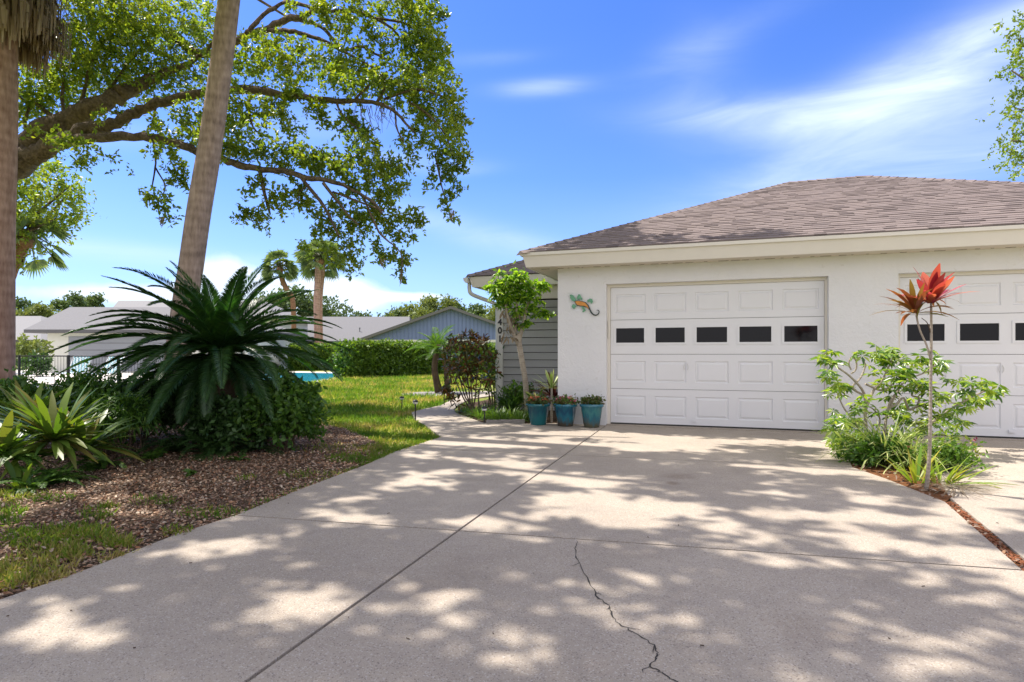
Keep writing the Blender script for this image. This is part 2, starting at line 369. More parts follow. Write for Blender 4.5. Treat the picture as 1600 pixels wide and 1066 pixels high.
M['fernd'] = leafm('dark_fern_leaflets', [(.022, .058, .016), (.05, .11, .024)], .2, .45)
M['sched'] = leafm('schefflera_leaves', [(.04, .11, .02), (.09, .19, .03), (.19, .30, .04), (.36, .44, .08), (.08, .17, .04)], .35, .28, (2.0, 2.0, .6), .6)
M['treeleaf'] = leafm('small_tree_leaves', [(.05, .13, .02), (.12, .25, .03), (.26, .42, .05), (.40, .55, .09)], .4, .32, (2.0, 2.0, .5), .5)
M['croton'] = leafm('croton_leaves', [(.03, .06, .012), (.08, .04, .018), (.14, .05, .02), (.05, .09, .015), (.24, .11, .025), (.04, .05, .015), (.09, .15, .02)], .25, .3, (2, 1.6, 1), .6)
M['red'] = leafm('ti_leaves_red', [(.34, .04, .06), (.42, .09, .05), (.48, .20, .09), (.52, .09, .18), (.20, .02, .04), (.45, .06, .08)], .35, .35, (1.8, 1.5, 1.2), .5)
M['redgreen'] = leafm('ti_leaves_bronze', [(.16, .05, .02), (.24, .10, .02), (.14, .15, .03), (.30, .08, .03), (.10, .04, .02)], .35, .35, (2.0, 1.6, 1.0), .5)
M['spider'] = leafm('variegated_blades', [(.24, .33, .08), (.48, .52, .22), (.16, .25, .05), (.58, .58, .32)], .3, .45, (1.5, 1.5, .9))
M['yellowblade'] = leafm('yellow_green_blades', [(.14, .26, .03), (.30, .36, .05), (.40, .34, .05)], .35, .4, (1.6, 1.6, .7))
M['liriope'] = leafm('liriope_blades', [(.05, .12, .02), (.10, .20, .03), (.17, .27, .05)], .3, .4)
M['drygrass'] = leafm('dry_blades', [(.16, .12, .08), (.30, .24, .16), (.12, .08, .05)], .15, .8, (1.2, 1.1, 1))
M['skirt'] = leafm('dead_fronds', [(.30, .22, .165), (.48, .38, .29), (.18, .125, .09), (.38, .29, .22), (.56, .46, .36)], .35, .85, (1.3, 1.2, 1))
M['litter'] = leafm('fallen_leaves', [(.11, .07, .05), (.27, .15, .085), (.16, .105, .075), (.36, .20, .11), (.44, .33, .23), (.18, .11, .08), (.55, .45, .34), (.28, .12, .055), (.08, .055, .04)], .1, .7, (1.3, 1.1, 1))
M['grass'] = leafm('grass_blades', [(.08, .18, .02), (.13, .25, .025), (.22, .32, .04), (.44, .38, .13), (.56, .45, .22)], .4, .5, (1.7, 1.7, .7), patch=.8)
M['fan'] = leafm('fan_fronds', [(.08, .14, .05), (.15, .22, .08), (.24, .30, .13)], .3, .5, (1.7, 1.7, .8))
M['flower_red'] = leafm('flowers_coral', [(.55, .10, .04), (.60, .22, .12), (.45, .04, .06)], .3, .5, (1.2, 1.2, 1))
M['flower_pink'] = leafm('flowers_pink', [(.50, .08, .14), (.35, .03, .12), (.60, .30, .30)], .3, .5, (1.2, 1.2, 1))
M['potleaf'] = leafm('bedding_leaves', [(.03, .07, .015), (.07, .12, .03), (.10, .05, .03)], .25, .4)
def potm(name, c1, c2, c3):
    m, n, b, _ = newmat(name); s = n.n('ShaderNodeSeparateXYZ'); n.l(coords(n), s.inputs[0])
    mpn = n.n('ShaderNodeMapping'); n.l(coords(n), mpn.inputs[0]); mpn.inputs['Scale'].default_value = (1, 1, .18)
    drip = n.noise(24, 4, mpn.outputs[0], .6); f = n.m('ADD', n.m('MULTIPLY', s.outputs[2], 2.2), n.m('MULTIPLY', drip, .6))
    setc(n, b, n.ramp(f, [(.38, c3), (.62, c2), (.82, c1), (1.0, c2)])); b.inputs['Roughness'].default_value = .18; b.inputs['Coat Weight'].default_value = .4
    return m
M['pot1'] = potm('teal_glaze', (.006, .075, .12), (.010, .13, .155), (.008, .12, .13))
M['pot2'] = potm('blue_glaze', (.010, .075, .15), (.015, .15, .22), (.06, .05, .035))
M['pot3'] = potm('seafoam_glaze', (.05, .22, .24), (.025, .14, .20), (.08, .08, .05))
# ------------------------------------------------------------------ ground
struct('lawn', (np.array([(-900,-300,-.03),(900,-300,-.03),(900,900,-.03),(-900,900,-.03)]), [(0,1,2,3)]), M['lawn'])
def gpoly(pts, z=0.0): return [G(x, y, 0)[:2] for x, y in pts]
litter_px = [(-900, 1300), (-160, 1000), (0, 938), (119, 897), (219, 858), (369, 806), (481, 761), (572, 727), (612, 708), (590, 690), (540, 668), (480, 655), (430, 632), (250, 622), (60, 618), (-350, 618), (-1100, 720)]
lp = gpoly(litter_px)
struct('leaf_litter_soil', MB().prism(lp[::-1], -.06, -.018).vf(), M['soil'])
def inpoly(p, poly):
    x, y = p[:, 0], p[:, 1]; r = np.zeros(len(p), bool); n = len(poly)
    for i in range(n):
        x1, y1 = poly[i]; x2, y2 = poly[(i+1) % n]
        c = ((y1 > y) != (y2 > y)) & (x < (x2-x1)*(y-y1)/((y2-y1)+1e-12)+x1); r ^= c
    return r
# driveway slabs : lines in plan
edgeL = gpoly([(-420, 1120), (0, 937), (119, 896), (219, 857), (281, 833), (369, 805), (481, 760), (572, 726), (616, 706), (688, 683)])
A = G(948, 664)[:2]; B = G(383, 1066)[:2]; dAB = (B-A)/np.linalg.norm(B-A)
def isect(p, d, q, e):
    m = np.array([[d[0], -e[0]], [d[1], -e[1]]]); t = np.linalg.solve(m, np.array(q)-np.array(p)); return np.array(p)+d*t[0]
j3a, j3b = G(369, 805)[:2], G(1600, 891)[:2]; d3 = (j3b-j3a)/np.linalg.norm(j3b-j3a)
j2a, j2b = G(800, 707)[:2], G(1160, 723)[:2]; d2 = (j2b-j2a)/np.linalg.norm(j2b-j2a)
islandL = gpoly([(1292, 674), (1312, 692), (1332, 730), (1384, 748), (1476, 784)])
s1 = G(1476, 784)[:2]; s2 = G(1600, 893)[:2]; ds = (s2-s1)/np.linalg.norm(s2-s1)
YW = 9.335
gg = .009
def off_line(p, d, k): return np.array(p)+np.array([-d[1], d[0]])*k
drv = MB()
# left column slabs (between left edge and J1)
PJ3 = isect(A, dAB, j3a, d3); PJ2 = isect(A, dAB, j2a, d2)
L2 = edgeL[9]; jo = (A*0+np.array([-.0, 0]))
nL = np.array([-dAB[1], dAB[0]]);
if np.dot(nL, L2-A) < 0: nL = -nL
n3 = np.array([-d3[1], d3[0]]);  n3 = n3 if n3[1] > 0 else -n3
n2 = np.array([-d2[1], d2[0]]);  n2 = n2 if n2[1] > 0 else -n2
def ccw(p):
    a = sum(p[i][0]*p[(i+1) % len(p)][1]-p[(i+1) % len(p)][0]*p[i][1] for i in range(len(p))); return p if a > 0 else p[::-1]
def slab(mb, pts, z1=0.0): mb.prism(ccw([tuple(p) for p in pts]), -.10, z1)
def cross(p, d, poly):                    # first crossing of the line with polyline
    for i in range(len(poly)-1):
        e = poly[i+1]-poly[i]; m = np.array([[d[0], -e[0]], [d[1], -e[1]]])
        if abs(np.linalg.det(m)) < 1e-9: continue
        t = np.linalg.solve(m, poly[i]-p)
        if 0 <= t[1] <= 1: return p+d*t[0], i
    return None, None
wkA = G(688, 683)[:2]; wkB = G(756, 661)[:2]
X3, i3 = cross(j3a+.0*d3, d3, edgeL); X3 = edgeL[5]; i3 = 5
X2, i2 = cross(j2a, d2, edgeL+[wkB])
far = A+dAB*14; dn = edgeL[0]+(far-A)*0
# near-left slab
slab(drv, [edgeL[0], edgeL[1], edgeL[2], edgeL[3], edgeL[4], X3-n3*gg, PJ3-n3*gg+nL*gg, B+dAB*3+nL*gg])
# mid-left slab
if X2 is None: X2, i2 = edgeL[8], 8
slab(drv, [X3+n3*gg]+[e for k, e in enumerate(edgeL) if 5 < k <= i2]+[X2-n2*gg, PJ2-n2*gg+nL*gg, PJ3+n3*gg+nL*gg])
backL = [wkB+np.array([0, -.0]), G(820, 662.5)[:2], np.array([-2.43, YW-.004]), A+nL*gg]
slab(drv, [X2+n2*gg]+[e for k, e in enumerate(edgeL) if k > i2]+backL+[PJ2+n2*gg+nL*gg])
# right column (between J1 and island / strip)
R2, k2 = cross(j2a, d2, islandL); R3, _ = cross(j3a, d3, [s1, s1+ds*8])
if R2 is None: R2, k2 = islandL[1], 1
slab(drv, [PJ2+n2*gg-nL*gg, A-nL*gg, np.array([-1.6, YW+.135]), np.array([1.40, YW+.135]), np.array([1.42, YW-.004])]+islandL[1:k2+1]+[R2+n2*gg])
slab(drv, [PJ3+n3*gg-nL*gg, PJ2-n2*gg-nL*gg, R2-n2*gg]+islandL[k2+1:]+[R3+n3*gg])
slab(drv, [B+dAB*3-nL*gg, PJ3-n3*gg-nL*gg, R3-n3*gg, s1+ds*6])
struct('driveway', drv.vf(), M['conc'])
struct('joint_bed', MB().prism(ccw([tuple(edgeL[0]), tuple(edgeL[5]), tuple(edgeL[9]), tuple(wkB), (1.40, YW-.01), tuple(s1), tuple(s1+ds*6), tuple(B+dAB*3)]), -.05, -.014).vf(), M['joint'])
# neighbour driveway
isR = gpoly([(1484, 777), (1462, 742), (1440, 712), (1425, 694)])
e0 = s1+ds*.0+np.array([.05, .03])
slabn = MB(); slab(slabn, [s1+ds*6+np.array([.085, .01]), G(1484, 777)[:2]]+isR[1:]+[np.array([2.26, YW-.004]), np.array([2.26, YW+.135]), np.array([5.6, YW+.135]), np.array([9, YW]), np.array([9, -4])])
struct('neighbour_driveway', slabn.vf(), M['conc'])
# walkway
wk = gpoly([(688, 683), (756, 661), (735, 653), (712, 645), (709, 639), (716, 632), (735, 623), (770, 618), (790, 617), (790, 611), (750, 611), (722, 617), (702, 626), (690, 633), (662, 639), (643, 644), (648, 655), (666, 665)])
wq = [p+(np.array([0, .012]) if i < 2 else 0) for i, p in enumerate(wk)]
mw = MB(); slab(mw, wq, -.002); struct('walkway', mw.vf(), M['conc2'])
# island bed and strip filled with fallen leaves
ib = MB(); slab(ib, islandL+isR+[np.array([2.24, YW-.003]), np.array([1.42, YW-.003])], -.008); struct('island_bed', ib.vf(), M['mulch'])
bed = MB(); slab(bed, [wkB+np.array([.02, .03]), G(735, 651)[:2]+np.array([.03,0]), G(713, 643)[:2]+np.array([.04,0]), G(722, 632)[:2], G(770, 622)[:2], np.array([-4.25, 11.56]), np.array([-2.44, 11.56]), np.array([-2.44, 9.36]), G(821, 661)[:2]], -.012)
struct('planting_bed', bed.vf(), plain('bed_soil', (.09, .06, .04), .95, var=.6, scale=40, bmp=.03, bscale=50, spec=.1))
struct('gravel_ring', MB().lathe([(0.01, -.022), (.8, -.022), (1.1, -.026), (1.3, -.05)], (*G(690, 614)[:2], -.0), 20).vf(), M['gravel'])
# crack across the near slab
cr = [(1003,513),(1001,545),(1000,570),(1012,600),(1030,640),(1060,690),(1085,730),(1110,752),(1130,775),(1140,800),(1160,830),(1200,855),(1240,880),(1290,912),(1310,935),(1318,955),(1313,975),(1290,1000),(1310,1020),(1340,1030),(1370,1052),(1400,1072),(1440,1100)]
cp = np.array([G(500+x/2.5, 640+y/2.5, 0)[:2] for x, y in cr]); r0 = np.random.default_rng(3)
cp = smooth_line(np.c_[cp, np.zeros(len(cp))], 3)[:, :2]; cp += r0.normal(size=cp.shape)*.004
ck = MB(); tdir = np.gradient(cp, axis=0); tdir /= np.linalg.norm(tdir, axis=1)[:, None]; nn = np.c_[-tdir[:, 1], tdir[:, 0]]; wv = .0012+.0035*r0.random(len(cp))**1.6; 
vv = [(*(p+n*w), .002) for p, n, w in zip(cp, nn, wv)]+[(*(p-n*w), .002) for p, n, w in zip(cp, nn, wv)]; k = len(cp)
ck.add(vv, [(i, i+1, k+i+1, k+i) for i in range(k-1)])
for j in (9, 17, 24, 33, 40, 52):
    p = cp[j]; a = math.atan2(tdir[j][1], tdir[j][0])+r0.choice([-1, 1])*r0.uniform(.5, 1.1); L_ = r0.uniform(.03, .10); q = p+np.array([math.cos(a), math.sin(a)])*L_; m_ = (p+q)/2+r0.normal(size=2)*.008; n_ = np.array([-math.sin(a), math.cos(a)])*.0018
    ck.add([(*(p-n_), .0025), (*(p+n_), .0025), (*(m_+n_), .0025), (*q, .0025), (*(m_-n_), .0025)], [(0, 4, 3, 2, 1)])
struct('driveway_crack', ck.vf(), M['crack'])
# pool
pw = gpoly([(365, 599), (430, 602), (478, 597), (522, 590), (524, 583), (470, 582), (365, 584)])
struct('pool_deck', MB().prism(ccw([tuple(G(*q)[:2]) for q in [(-260, 606), (100, 606), (370, 603), (440, 604.5), (480, 599), (524, 591.5), (527, 581), (300, 577), (-300, 577)]]), -.1, -.02).vf(), M['deck'])
struct('pool_water', MB().prism(ccw([tuple(p) for p in pw]), -.05, -.012).vf(), M['water'])
# ------------------------------------------------------------------ house
house = thing('house', 'low white stucco duplex with brown hip roof, two garage doors and grey lap siding wing', 'house', (0, YW, 0))
OXL, OXR = -1.664, 1.414; O2L, O2R = 2.249, 5.327; XW0, XW1 = -2.43, 6.29; OT = 2.175; ZS = 2.45
w = MB(); D = .16
w.box(XW0, OXL, YW, YW+D, -.1, ZS); w.box(OXR, O2L, YW, YW+D, -.1, ZS); w.box(O2R, XW1, YW, YW+D, -.1, ZS)
w.box(OXL, OXR, YW, YW+D, OT, ZS); w.box(O2L, O2R, YW, YW+D, OT, ZS)
w.box(XW0, XW0+D, YW+D, 15, -.1, ZS); w.box(XW1-D, XW1, YW+D, 18, -.1, ZS)
obj('wall', w.vf(), M['stucco'], house)
def garage_door(x0, x1):
    y = YW+.135; tr = MB(); tw_ = .045
    tr.box(x0, x0+tw_, y-.02, y+.03, .0, OT-.0); tr.box(x1-tw_*.7, x1, y-.02, y+.03, .0, OT); tr.box(x0+tw_, x1-tw_*.7, y-.02, y+.03, OT-.045, OT-.001)
    tr.box(x0+.02, x0+.045, y-.045, y-.02, 1.35, 1.62)
    a, b = x0+tw_+.003, x1-tw_*.7-.003; wd = (b-a)/5; d = MB(); zb = .032; hs = .532; fr = MB(); gl = []
    gd = None
    for s in range(4):
        z0 = zb+s*hs; z1 = z0+hs-.006
        if s == 3: z1 = OT-.048
        ys = y+.006
        d.box(a, b, ys+.03, ys+.05, z0, z1)
        win = (s == 2)
        # surface built of frame pieces and stepped panels
        xs = [a]
        for k in range(5):
            px0, px1 = a+k*wd+.065, a+(k+1)*wd-.065
            pz0, pz1 = z0+.10, z0+hs-.11
            if s == 3: pz1 = z0+hs-.14
            if win: px0 += .0; px1 -= .0; pz0 = z0+.155; pz1 = z0+.42
            cx0 = a+k*wd; cx1 = a+(k+1)*wd
            d.quad((cx0, ys, z0), (px0, ys, pz0), (px0, ys, pz1), (cx0, ys, z1)); d.quad((px1, ys, pz0), (cx1, ys, z0), (cx1, ys, z1), (px1, ys, pz1))
            d.quad((cx0, ys, z0), (cx1, ys, z0), (px1, ys, pz0), (px0, ys, pz0)); d.quad((px0, ys, pz1), (px1, ys, pz1), (cx1, ys, z1), (cx0, ys, z1))
            def ring(x0_, x1_, za, zb_, ya, i, yb):
                o = [(x0_, ya, za), (x1_, ya, za), (x1_, ya, zb_), (x0_, ya, zb_)]; n_ = [(x0_+i, yb, za+i), (x1_-i, yb, za+i), (x1_-i, yb, zb_-i), (x0_+i, yb, zb_-i)]
                d.add(o+n_, [(0, 1, 5, 4), (1, 2, 6, 5), (2, 3, 7, 6), (3, 0, 4, 7)]); return x0_+i, x1_-i, za+i, zb_-i
            if not win:
                q = ring(px0, px1, pz0, pz1, ys, .010, ys+.014); q = ring(q[0], q[1], q[2], q[3], ys+.014, .014, ys+.012); q = ring(q[0], q[1], q[2], q[3], ys+.012, .022, ys+.001)
                d.quad((q[0], ys+.001, q[2]), (q[1], ys+.001, q[2]), (q[1], ys+.001, q[3]), (q[0], ys+.001, q[3]))
            else: gl.append((px0, px1, pz0, pz1))
        # section edges
        d.quad((a, ys, z0), (a, ys+.03, z0), (b, ys+.03, z0), (b, ys, z0)); d.quad((a, ys, z1), (b, ys, z1), (b, ys+.03, z1), (a, ys+.03, z1))
    gd = obj('garage_door', d.vf(), M['door'], house)
    for (p0, p1, q0, q1) in gl:
        f = MB(); t = .032; ya, yb = ys-.010, ys+.024
        f.box(p0-.012, p0+t-.012, ya, yb, q0-.012, q1+.012); f.box(p1-t+.012, p1+.012, ya, yb, q0-.012, q1+.012)
        f.box(p0+t-.012, p1-t+.012, ya, yb, q0-.012, q0+t-.012); f.box(p0+t-.012, p1-t+.012, ya, yb, q1-t+.012, q1+.012)
        obj('window_frame', f.vf(), M['door'], gd)
        obj('window_pane', MB().box(p0+t-.014, p1-t+.014, ys+.010, ys+.016, q0+t-.014, q1-t+.014).vf(), M['glass'], gd)
    h = MB(); cx = (a+b)/2-.25
    h.box(cx-.035, cx+.035, ys-.022, ys-.001, zb+.055, zb+.064); h.box(cx-.035, cx-.025, ys-.022, ys, zb+.064, zb+.085); h.box(cx+.025, cx+.035, ys-.022, ys, zb+.064, zb+.085); h.box(cx-.035, cx+.035, ys-.026, ys-.022, zb+.055, zb+.09)
    obj('lift_handle', h.vf(), M['door'], gd)
    lk = MB(); lx = cx-.10
    lk.box(lx-.05, lx+.0, ys-.004, ys, .79, .96)
    lk2 = MB(); lk2.tube(smooth_line([(lx-.035, ys-.006, .94), (lx-.045, ys-.012, .90), (lx-.03, ys-.008, .86)], 3), .004, 5); lk2.tube(smooth_line([(lx+.0, ys-.006, .95), (lx+.015, ys-.012, .90), (lx+.0, ys-.008, .855)], 3), .004, 5)
    obj('lock_scuff', lk2.vf(), M['gutter'], gd)
    obj('door_seal', MB().box(a, b, ys-.004, ys+.03, .012, zb).vf(), M['black'], gd)
    obj('door_jamb', tr.vf(), M['jamb'], house)
garage_door(OXL, OXR); garage_door(O2L, O2R)
obj('garage_interior', MB().box(XW0+D+.01, XW1-D-.01, YW+.25, YW+.3, 0, ZS-.02).vf(), M['dark'], house)
obj('threshold', MB().box(OXL, OXR, YW+.0, YW+.3, -.09, .011).box(O2L, O2R, YW, YW+.3, -.09, .011).vf(), M['conc2'], house)
# fascia + soffit (front garage block)
EX0, EX1, EY, EZ0, EZ1 = -2.83, 6.69, 8.935, 2.43, 2.645
def ring_fascia(x0, x1, y0, y1, z0, z1, lean=.06, t=.03, sides='fl'):
    m = MB(); o = lean
    if 'f' in sides:
        m.add([(x0, y0, z0), (x1, y0, z0), (x1+o, y0-o, z1), (x0-o, y0-o, z1), (x0+t, y0+t, z0), (x1-t, y0+t, z0), (x1+o-t, y0-o+t, z1), (x0-o+t, y0-o+t, z1)],
              [(0, 1, 2, 3), (4, 7, 6, 5), (0, 4, 5, 1), (3, 2, 6, 7)])
    if 'l' in sides:
        m.add([(x0, y1, z0), (x0, y0, z0), (x0-o, y0-o, z1), (x0-o, y1, z1), (x0+t, y1, z0), (x0+t, y0+t, z0), (x0-o+t, y0-o+t, z1), (x0-o+t, y1, z1)],
              [(0, 1, 2, 3), (4, 7, 6, 5), (0, 4, 5, 1), (3, 2, 6, 7)])
    if 'r' in sides:
        m.add([(x1, y0, z0), (x1, y1, z0), (x1+o, y1, z1), (x1+o, y0-o, z1), (x1-t, y0+t, z0), (x1-t, y1, z0), (x1-t+o, y1, z1), (x1+o-t, y0-o+t, z1)],
              [(0, 1, 2, 3), (4, 7, 6, 5), (0, 4, 5, 1), (3, 2, 6, 7)])
    return m
obj('fascia', ring_fascia(EX0, EX1, EY, 13, EZ0, EZ1, .055, .03, 'flr').vf(), M['trim'], house)
dr = MB()                                  # drip board along the top of the fascia
dr.box(EX0-.075, EX1+.075, EY-.075, EY-.050, EZ1-.045, EZ1+.002); dr.box(EX0-.075, EX0-.05, EY-.05, 13, EZ1-.045, EZ1+.002)
obj('drip_board', dr.vf(), M['trim'], house)
sf = MB(); sf.box(EX0+.03, EX1-.03, EY+.03, YW-.002, ZS-.01, ZS+.01); sf.box(EX0+.03, XW0-.002, YW-.002, 13, ZS-.01, ZS+.01)
obj('soffit', sf.vf(), M['soffit'], house)
sv = MB(); r0 = np.random.default_rng(5); x = EX0+.15
while x < EX1-.2:
    L_ = r0.uniform(.02, .16); obj('soffit_vent', MB().box(x, x+L_, YW-.075, YW-.06, ZS-.013, ZS-.009).vf(), M['dark'], house); x += L_+r0.uniform(.03, .16)
# roofs: real overlapping shingle tabs
def roof(mb, under, e0, e1, run, up, slope, z0, cl, cr_, length, tab=.20, ex=.118, seed=0):
    """eave from e0 to e1 (xy), 'up' plan unit vector into the roof; cl/cr_ = shortening per metre of run at left/right end"""
    r = np.random.default_rng(seed); e0 = np.array(e0, float); e1 = np.array(e1, float); L = np.linalg.norm(e1-e0); t = (e1-e0)/L; up = np.array(up, float)
    k = math.sqrt(1+slope*slope); n = int(run*k/ex)+1
    def pt(a, s, h): p = e0+t*a+up*s; return (p[0], p[1], z0+s*slope+h)
    under.add([pt(0, 0, -.01), pt(L, 0, -.01), pt(L-cr_*run, run, -.01), pt(cl*run, run, -.01)], [(0, 1, 2, 3)])
    for i in range(n):
        s0 = i*ex/k; s1_ = min(s0+ex*1.25/k, run)
        if s0 >= run: break
        a0, a1 = cl*s0, L-cr_*s0; x_ = a0-r.random()*tab
        while x_ < a1:
            w_ = tab*r.uniform(.55, 1.35); u0, u1 = max(x_, a0), min(x_+w_, a1); x_ += w_
            if u1-u0 < .015: continue
            th = .012+.006*(r.random() > .5)
            b0, b1 = max(u0, cl*s1_), min(u1, L-cr_*s1_)
            if b1 < b0: b0 = b1 = (b0+b1)/2
            mb.add([pt(u0, s0, th), pt(u1, s0, th), pt(b1, s1_, .004), pt(b0, s1_, .004), pt(u0, s0, -.004), pt(u1, s0, -.004)], [(0, 1, 2, 3), (4, 5, 1, 0), (4, 0, 3), (1, 5, 2)])
sh = MB(); un = MB(); SL = .431; RX0, RX1, RY = -2.905, 6.765, 8.86; RUN = 4.17; RZ = 2.655
roof(sh, un, (RX0, RY), (RX1, RY), RUN, (0, 1), SL, RZ, 1, 1, 0, seed=1)
roof(sh, un, (RX0, 15.5), (RX0, RY), RUN, (1, 0), SL, RZ, 0, 1, 0, seed=2)
roof(sh, un, (RX1, RY), (RX1, 17.2), RUN, (-1, 0), SL, RZ, 1, 1, 0, seed=3)
roof(sh, un, (RX1, 17.2), (RX0, 17.2), RUN, (0, -1), SL, RZ, 1, 1, 0, seed=4, tab=.6)
WX0, WY0, WRUN = -4.75, 11.15, 3.9
roof(sh, un, (WX0, WY0), (3.0, WY0), WRUN, (0, 1), SL, RZ-.01, 1, 0, 0, seed=5)
roof(sh, un, (WX0, 18.95), (WX0, WY0), WRUN, (1, 0), SL, RZ-.01, 1, 1, 0, seed=6)
rf = obj('roof', sh.vf(), M['shingle'], house)
obj('roof_deck', un.vf(), M['shingle_under'], rf)
cap = MB()
def hipcap(a, b):
    cap = MB()
    a = np.array(a, float); b = np.array(b, float); d = b-a; L = np.linalg.norm(d); d /= L; s = np.cross(d, (0, 0, 1)); s /= np.linalg.norm(s); n = int(L/.16)
    for i in range(n):
        p = a+d*i*L/n; q = a+d*(i+1.3)*L/n; h = np.array([0, 0, .026]); h2 = np.array([0, 0, .012]); dn_ = np.array([0, 0, -.045])
        v = [p-s*.13+dn_+h*.6, p+h, p+s*.13+dn_+h*.6, q-s*.12+dn_, q+h2, q+s*.12+dn_]
        cap.add(v, [(0, 1, 4, 3), (1, 2, 5, 4), (0, 2, 1)])
    obj('ridge_cap', cap.vf(), M['shingle'], rf)
top = RZ+SL*RUN
hipcap((RX0, RY, RZ), (RX0+RUN, RY+RUN, top)); hipcap((RX1, RY, RZ), (RX1-RUN, RY+RUN, top)); hipcap((RX0+RUN, RY+RUN, top), (RX1-RUN, RY+RUN, top))
hipcap((WX0, WY0, RZ), (WX0+WRUN, WY0+WRUN, RZ+SL*WRUN))
# wing
YG = 11.57; XG = -4.25
wl = MB()
z = -.05; i = 0
while z < 2.12:
    h = .148
    wl.add([(XG+.10, YG-.026, z), (XW0, YG-.026, z), (XW0, YG-.004, z+h-.011), (XG+.10, YG-.004, z+h-.011), (XG+.10, YG+.02, z), (XW0, YG+.02, z), (XG+.10, YG+.02, z+h-.011), (XW0, YG+.02, z+h-.011)], [(0, 1, 2, 3), (4, 5, 1, 0), (3, 2, 7, 6)]); z += h
obj('siding_shadow_backing', MB().box(XG+.10, XW0+.1, YG+.021, YG+.08, -.1, 2.2).vf(), M['dark'], house)  # dark sheet showing through the board gaps as painted lap shadow lines
wl.box(XG+.003, XG+.02, YG+.1, 18, -.1, 2.2)
obj('lap_siding', wl.vf(), M['siding'], house)
obj('frieze_board', MB().box(XG, XW0+.2, YG-.03, YG+.05, 2.19, 2.46).vf(), M['trim'], house)
obj('corner_post', MB().box(XG-.02, XG+.10, YG-.035, YG+.1, -.1, 2.19).vf(), M['post'], house)
obj('wing_fascia', ring_fascia(-4.68, 3, 11.22, 18, 2.43, 2.63, .05, .03, 'fl').vf(), M['trim'], house)
obj('wing_soffit', MB().box(-4.65, XW0+.3, 11.25, YG-.03, 2.455, 2.47).box(-4.65, XG-.02, YG-.03, 18, 2.455, 2.47).vf(), M['soffit'], house)
gt = MB(); gx = -4.735
pr = [(gx, 2.62), (gx-.10, 2.61), (gx-.095, 2.56), (gx-.05, 2.51), (gx, 2.51)]
gt.xzprism(pr[::-1], 11.12, 18)
gu = obj('gutter', gt.vf(), M['gutter'], house)
dp = smooth_line([(gx-.04, 11.3, 2.52), (gx-.04, 11.3, 2.40), (gx-.01, 11.32, 2.31), (gx+.12, 11.42, 2.24), (gx+.36, 11.55, 2.14), (gx+.44, 11.60, 2.06), (gx+.445, 11.62, 1.8), (gx+.445, 11.62, .1)], 4)
obj('downspout', MB().tube(dp, .042, 8).vf(), M['gutter'], gu, smooth=True)
# house number
def digit(ch, x, y, z, h):
    cu_ = bpy.data.curves.new('digit', 'FONT'); cu_.body = ch; cu_.size = h*1.4; cu_.extrude = .004; cu_.offset = .006; cu_.align_x = 'CENTER'
    to = bpy.data.objects.new('tmp', cu_); C.objects.link(to); bpy.context.view_layer.update()
    me = bpy.data.meshes.new_from_object(to.evaluated_get(bpy.context.evaluated_depsgraph_get())); bpy.data.objects.remove(to)
    o = bpy.data.objects.new('house_number', me); C.objects.link(o); me.materials.clear(); me.materials.append(M['black']); o.parent = house
    o.rotation_euler = (PI/2, 0, 0); o.location = (x, y-YW, z); return o
for ch, py in (('4', 508), ('0', 521), ('1', 534)):
    q = WP(778.5, py, YG-.04); digit(ch, XG+.045, YG-.042, q[2], .125)
# lizard ornament
def wpz(pts, y=YW): return [(lambda q: (q[0], q[2]))(WP(870+a/15.23, 440+b/15.23, y)) for a, b in pts]
liz = thing('lizard_ornament', 'painted metal lizard hanging on the white stucco beside the left garage door', 'wall ornament', WP(912, 475, YW-.02))
lm = {'o': plain('lizard_orange', (.62, .25, .03), .35, var=.3, scale=25), 'g': plain('lizard_green', (.12, .34, .20), .35, var=.5, scale=30), 'k': plain('lizard_outline', (.02, .04, .03), .4)}
def cxz(pts): 
    a = sum(pts[i][0]*pts[(i+1) % len(pts)][1]-pts[(i+1) % len(pts)][0]*pts[i][1] for i in range(len(pts))); return pts if a > 0 else pts[::-1]
def lz(name, pts, m_, a, b, par=liz): return obj(name, MB().xzprism(cxz(wpz(pts)), YW-a, YW-b).vf(), lm[m_], par)
bd = lz('body', [(430,470),(520,455),(620,470),(700,500),(760,560),(800,640),(830,720),(790,690),(720,620),(640,600),(560,590),(490,580),(450,520)], 'k', .030, .020)
lz('belly', [(445,480),(530,470),(620,485),(690,515),(745,580),(775,660),(710,600),(640,580),(560,575),(500,560),(465,520)], 'o', .036, .0305, bd)
lz('head', [(310,325),(360,312),(410,340),(450,400),(465,455),(420,480),(370,460),(330,400),(330,350)], 'g', .034, .022)
tl = [(lambda q: (q[0], YW-.028, q[2]))(WP(870+a/15.23, 440+b/15.23, YW-.02)) for a, b in [(800,690),(830,745),(880,790),(940,802),(990,770),(1010,720),(985,685),(950,685)]]
obj('tail', MB().tube(smooth_line(tl, 3), list(np.linspace(.014, .005, 22)), 6).vf(), lm['k'], liz)
for pts in ([(500,455),(490,390),(520,310),(560,310),(590,370),(620,420),(600,455),(560,400)], [(440,560),(480,590),(420,660),(365,610),(375,560),(410,540)], [(600,590),(650,610),(700,690),(640,735),(610,715),(650,680),(600,630)], [(740,500),(730,450),(800,410),(850,420),(875,490),(820,540),(800,480)]):
    lz('leg', pts, 'g', .032, .021)
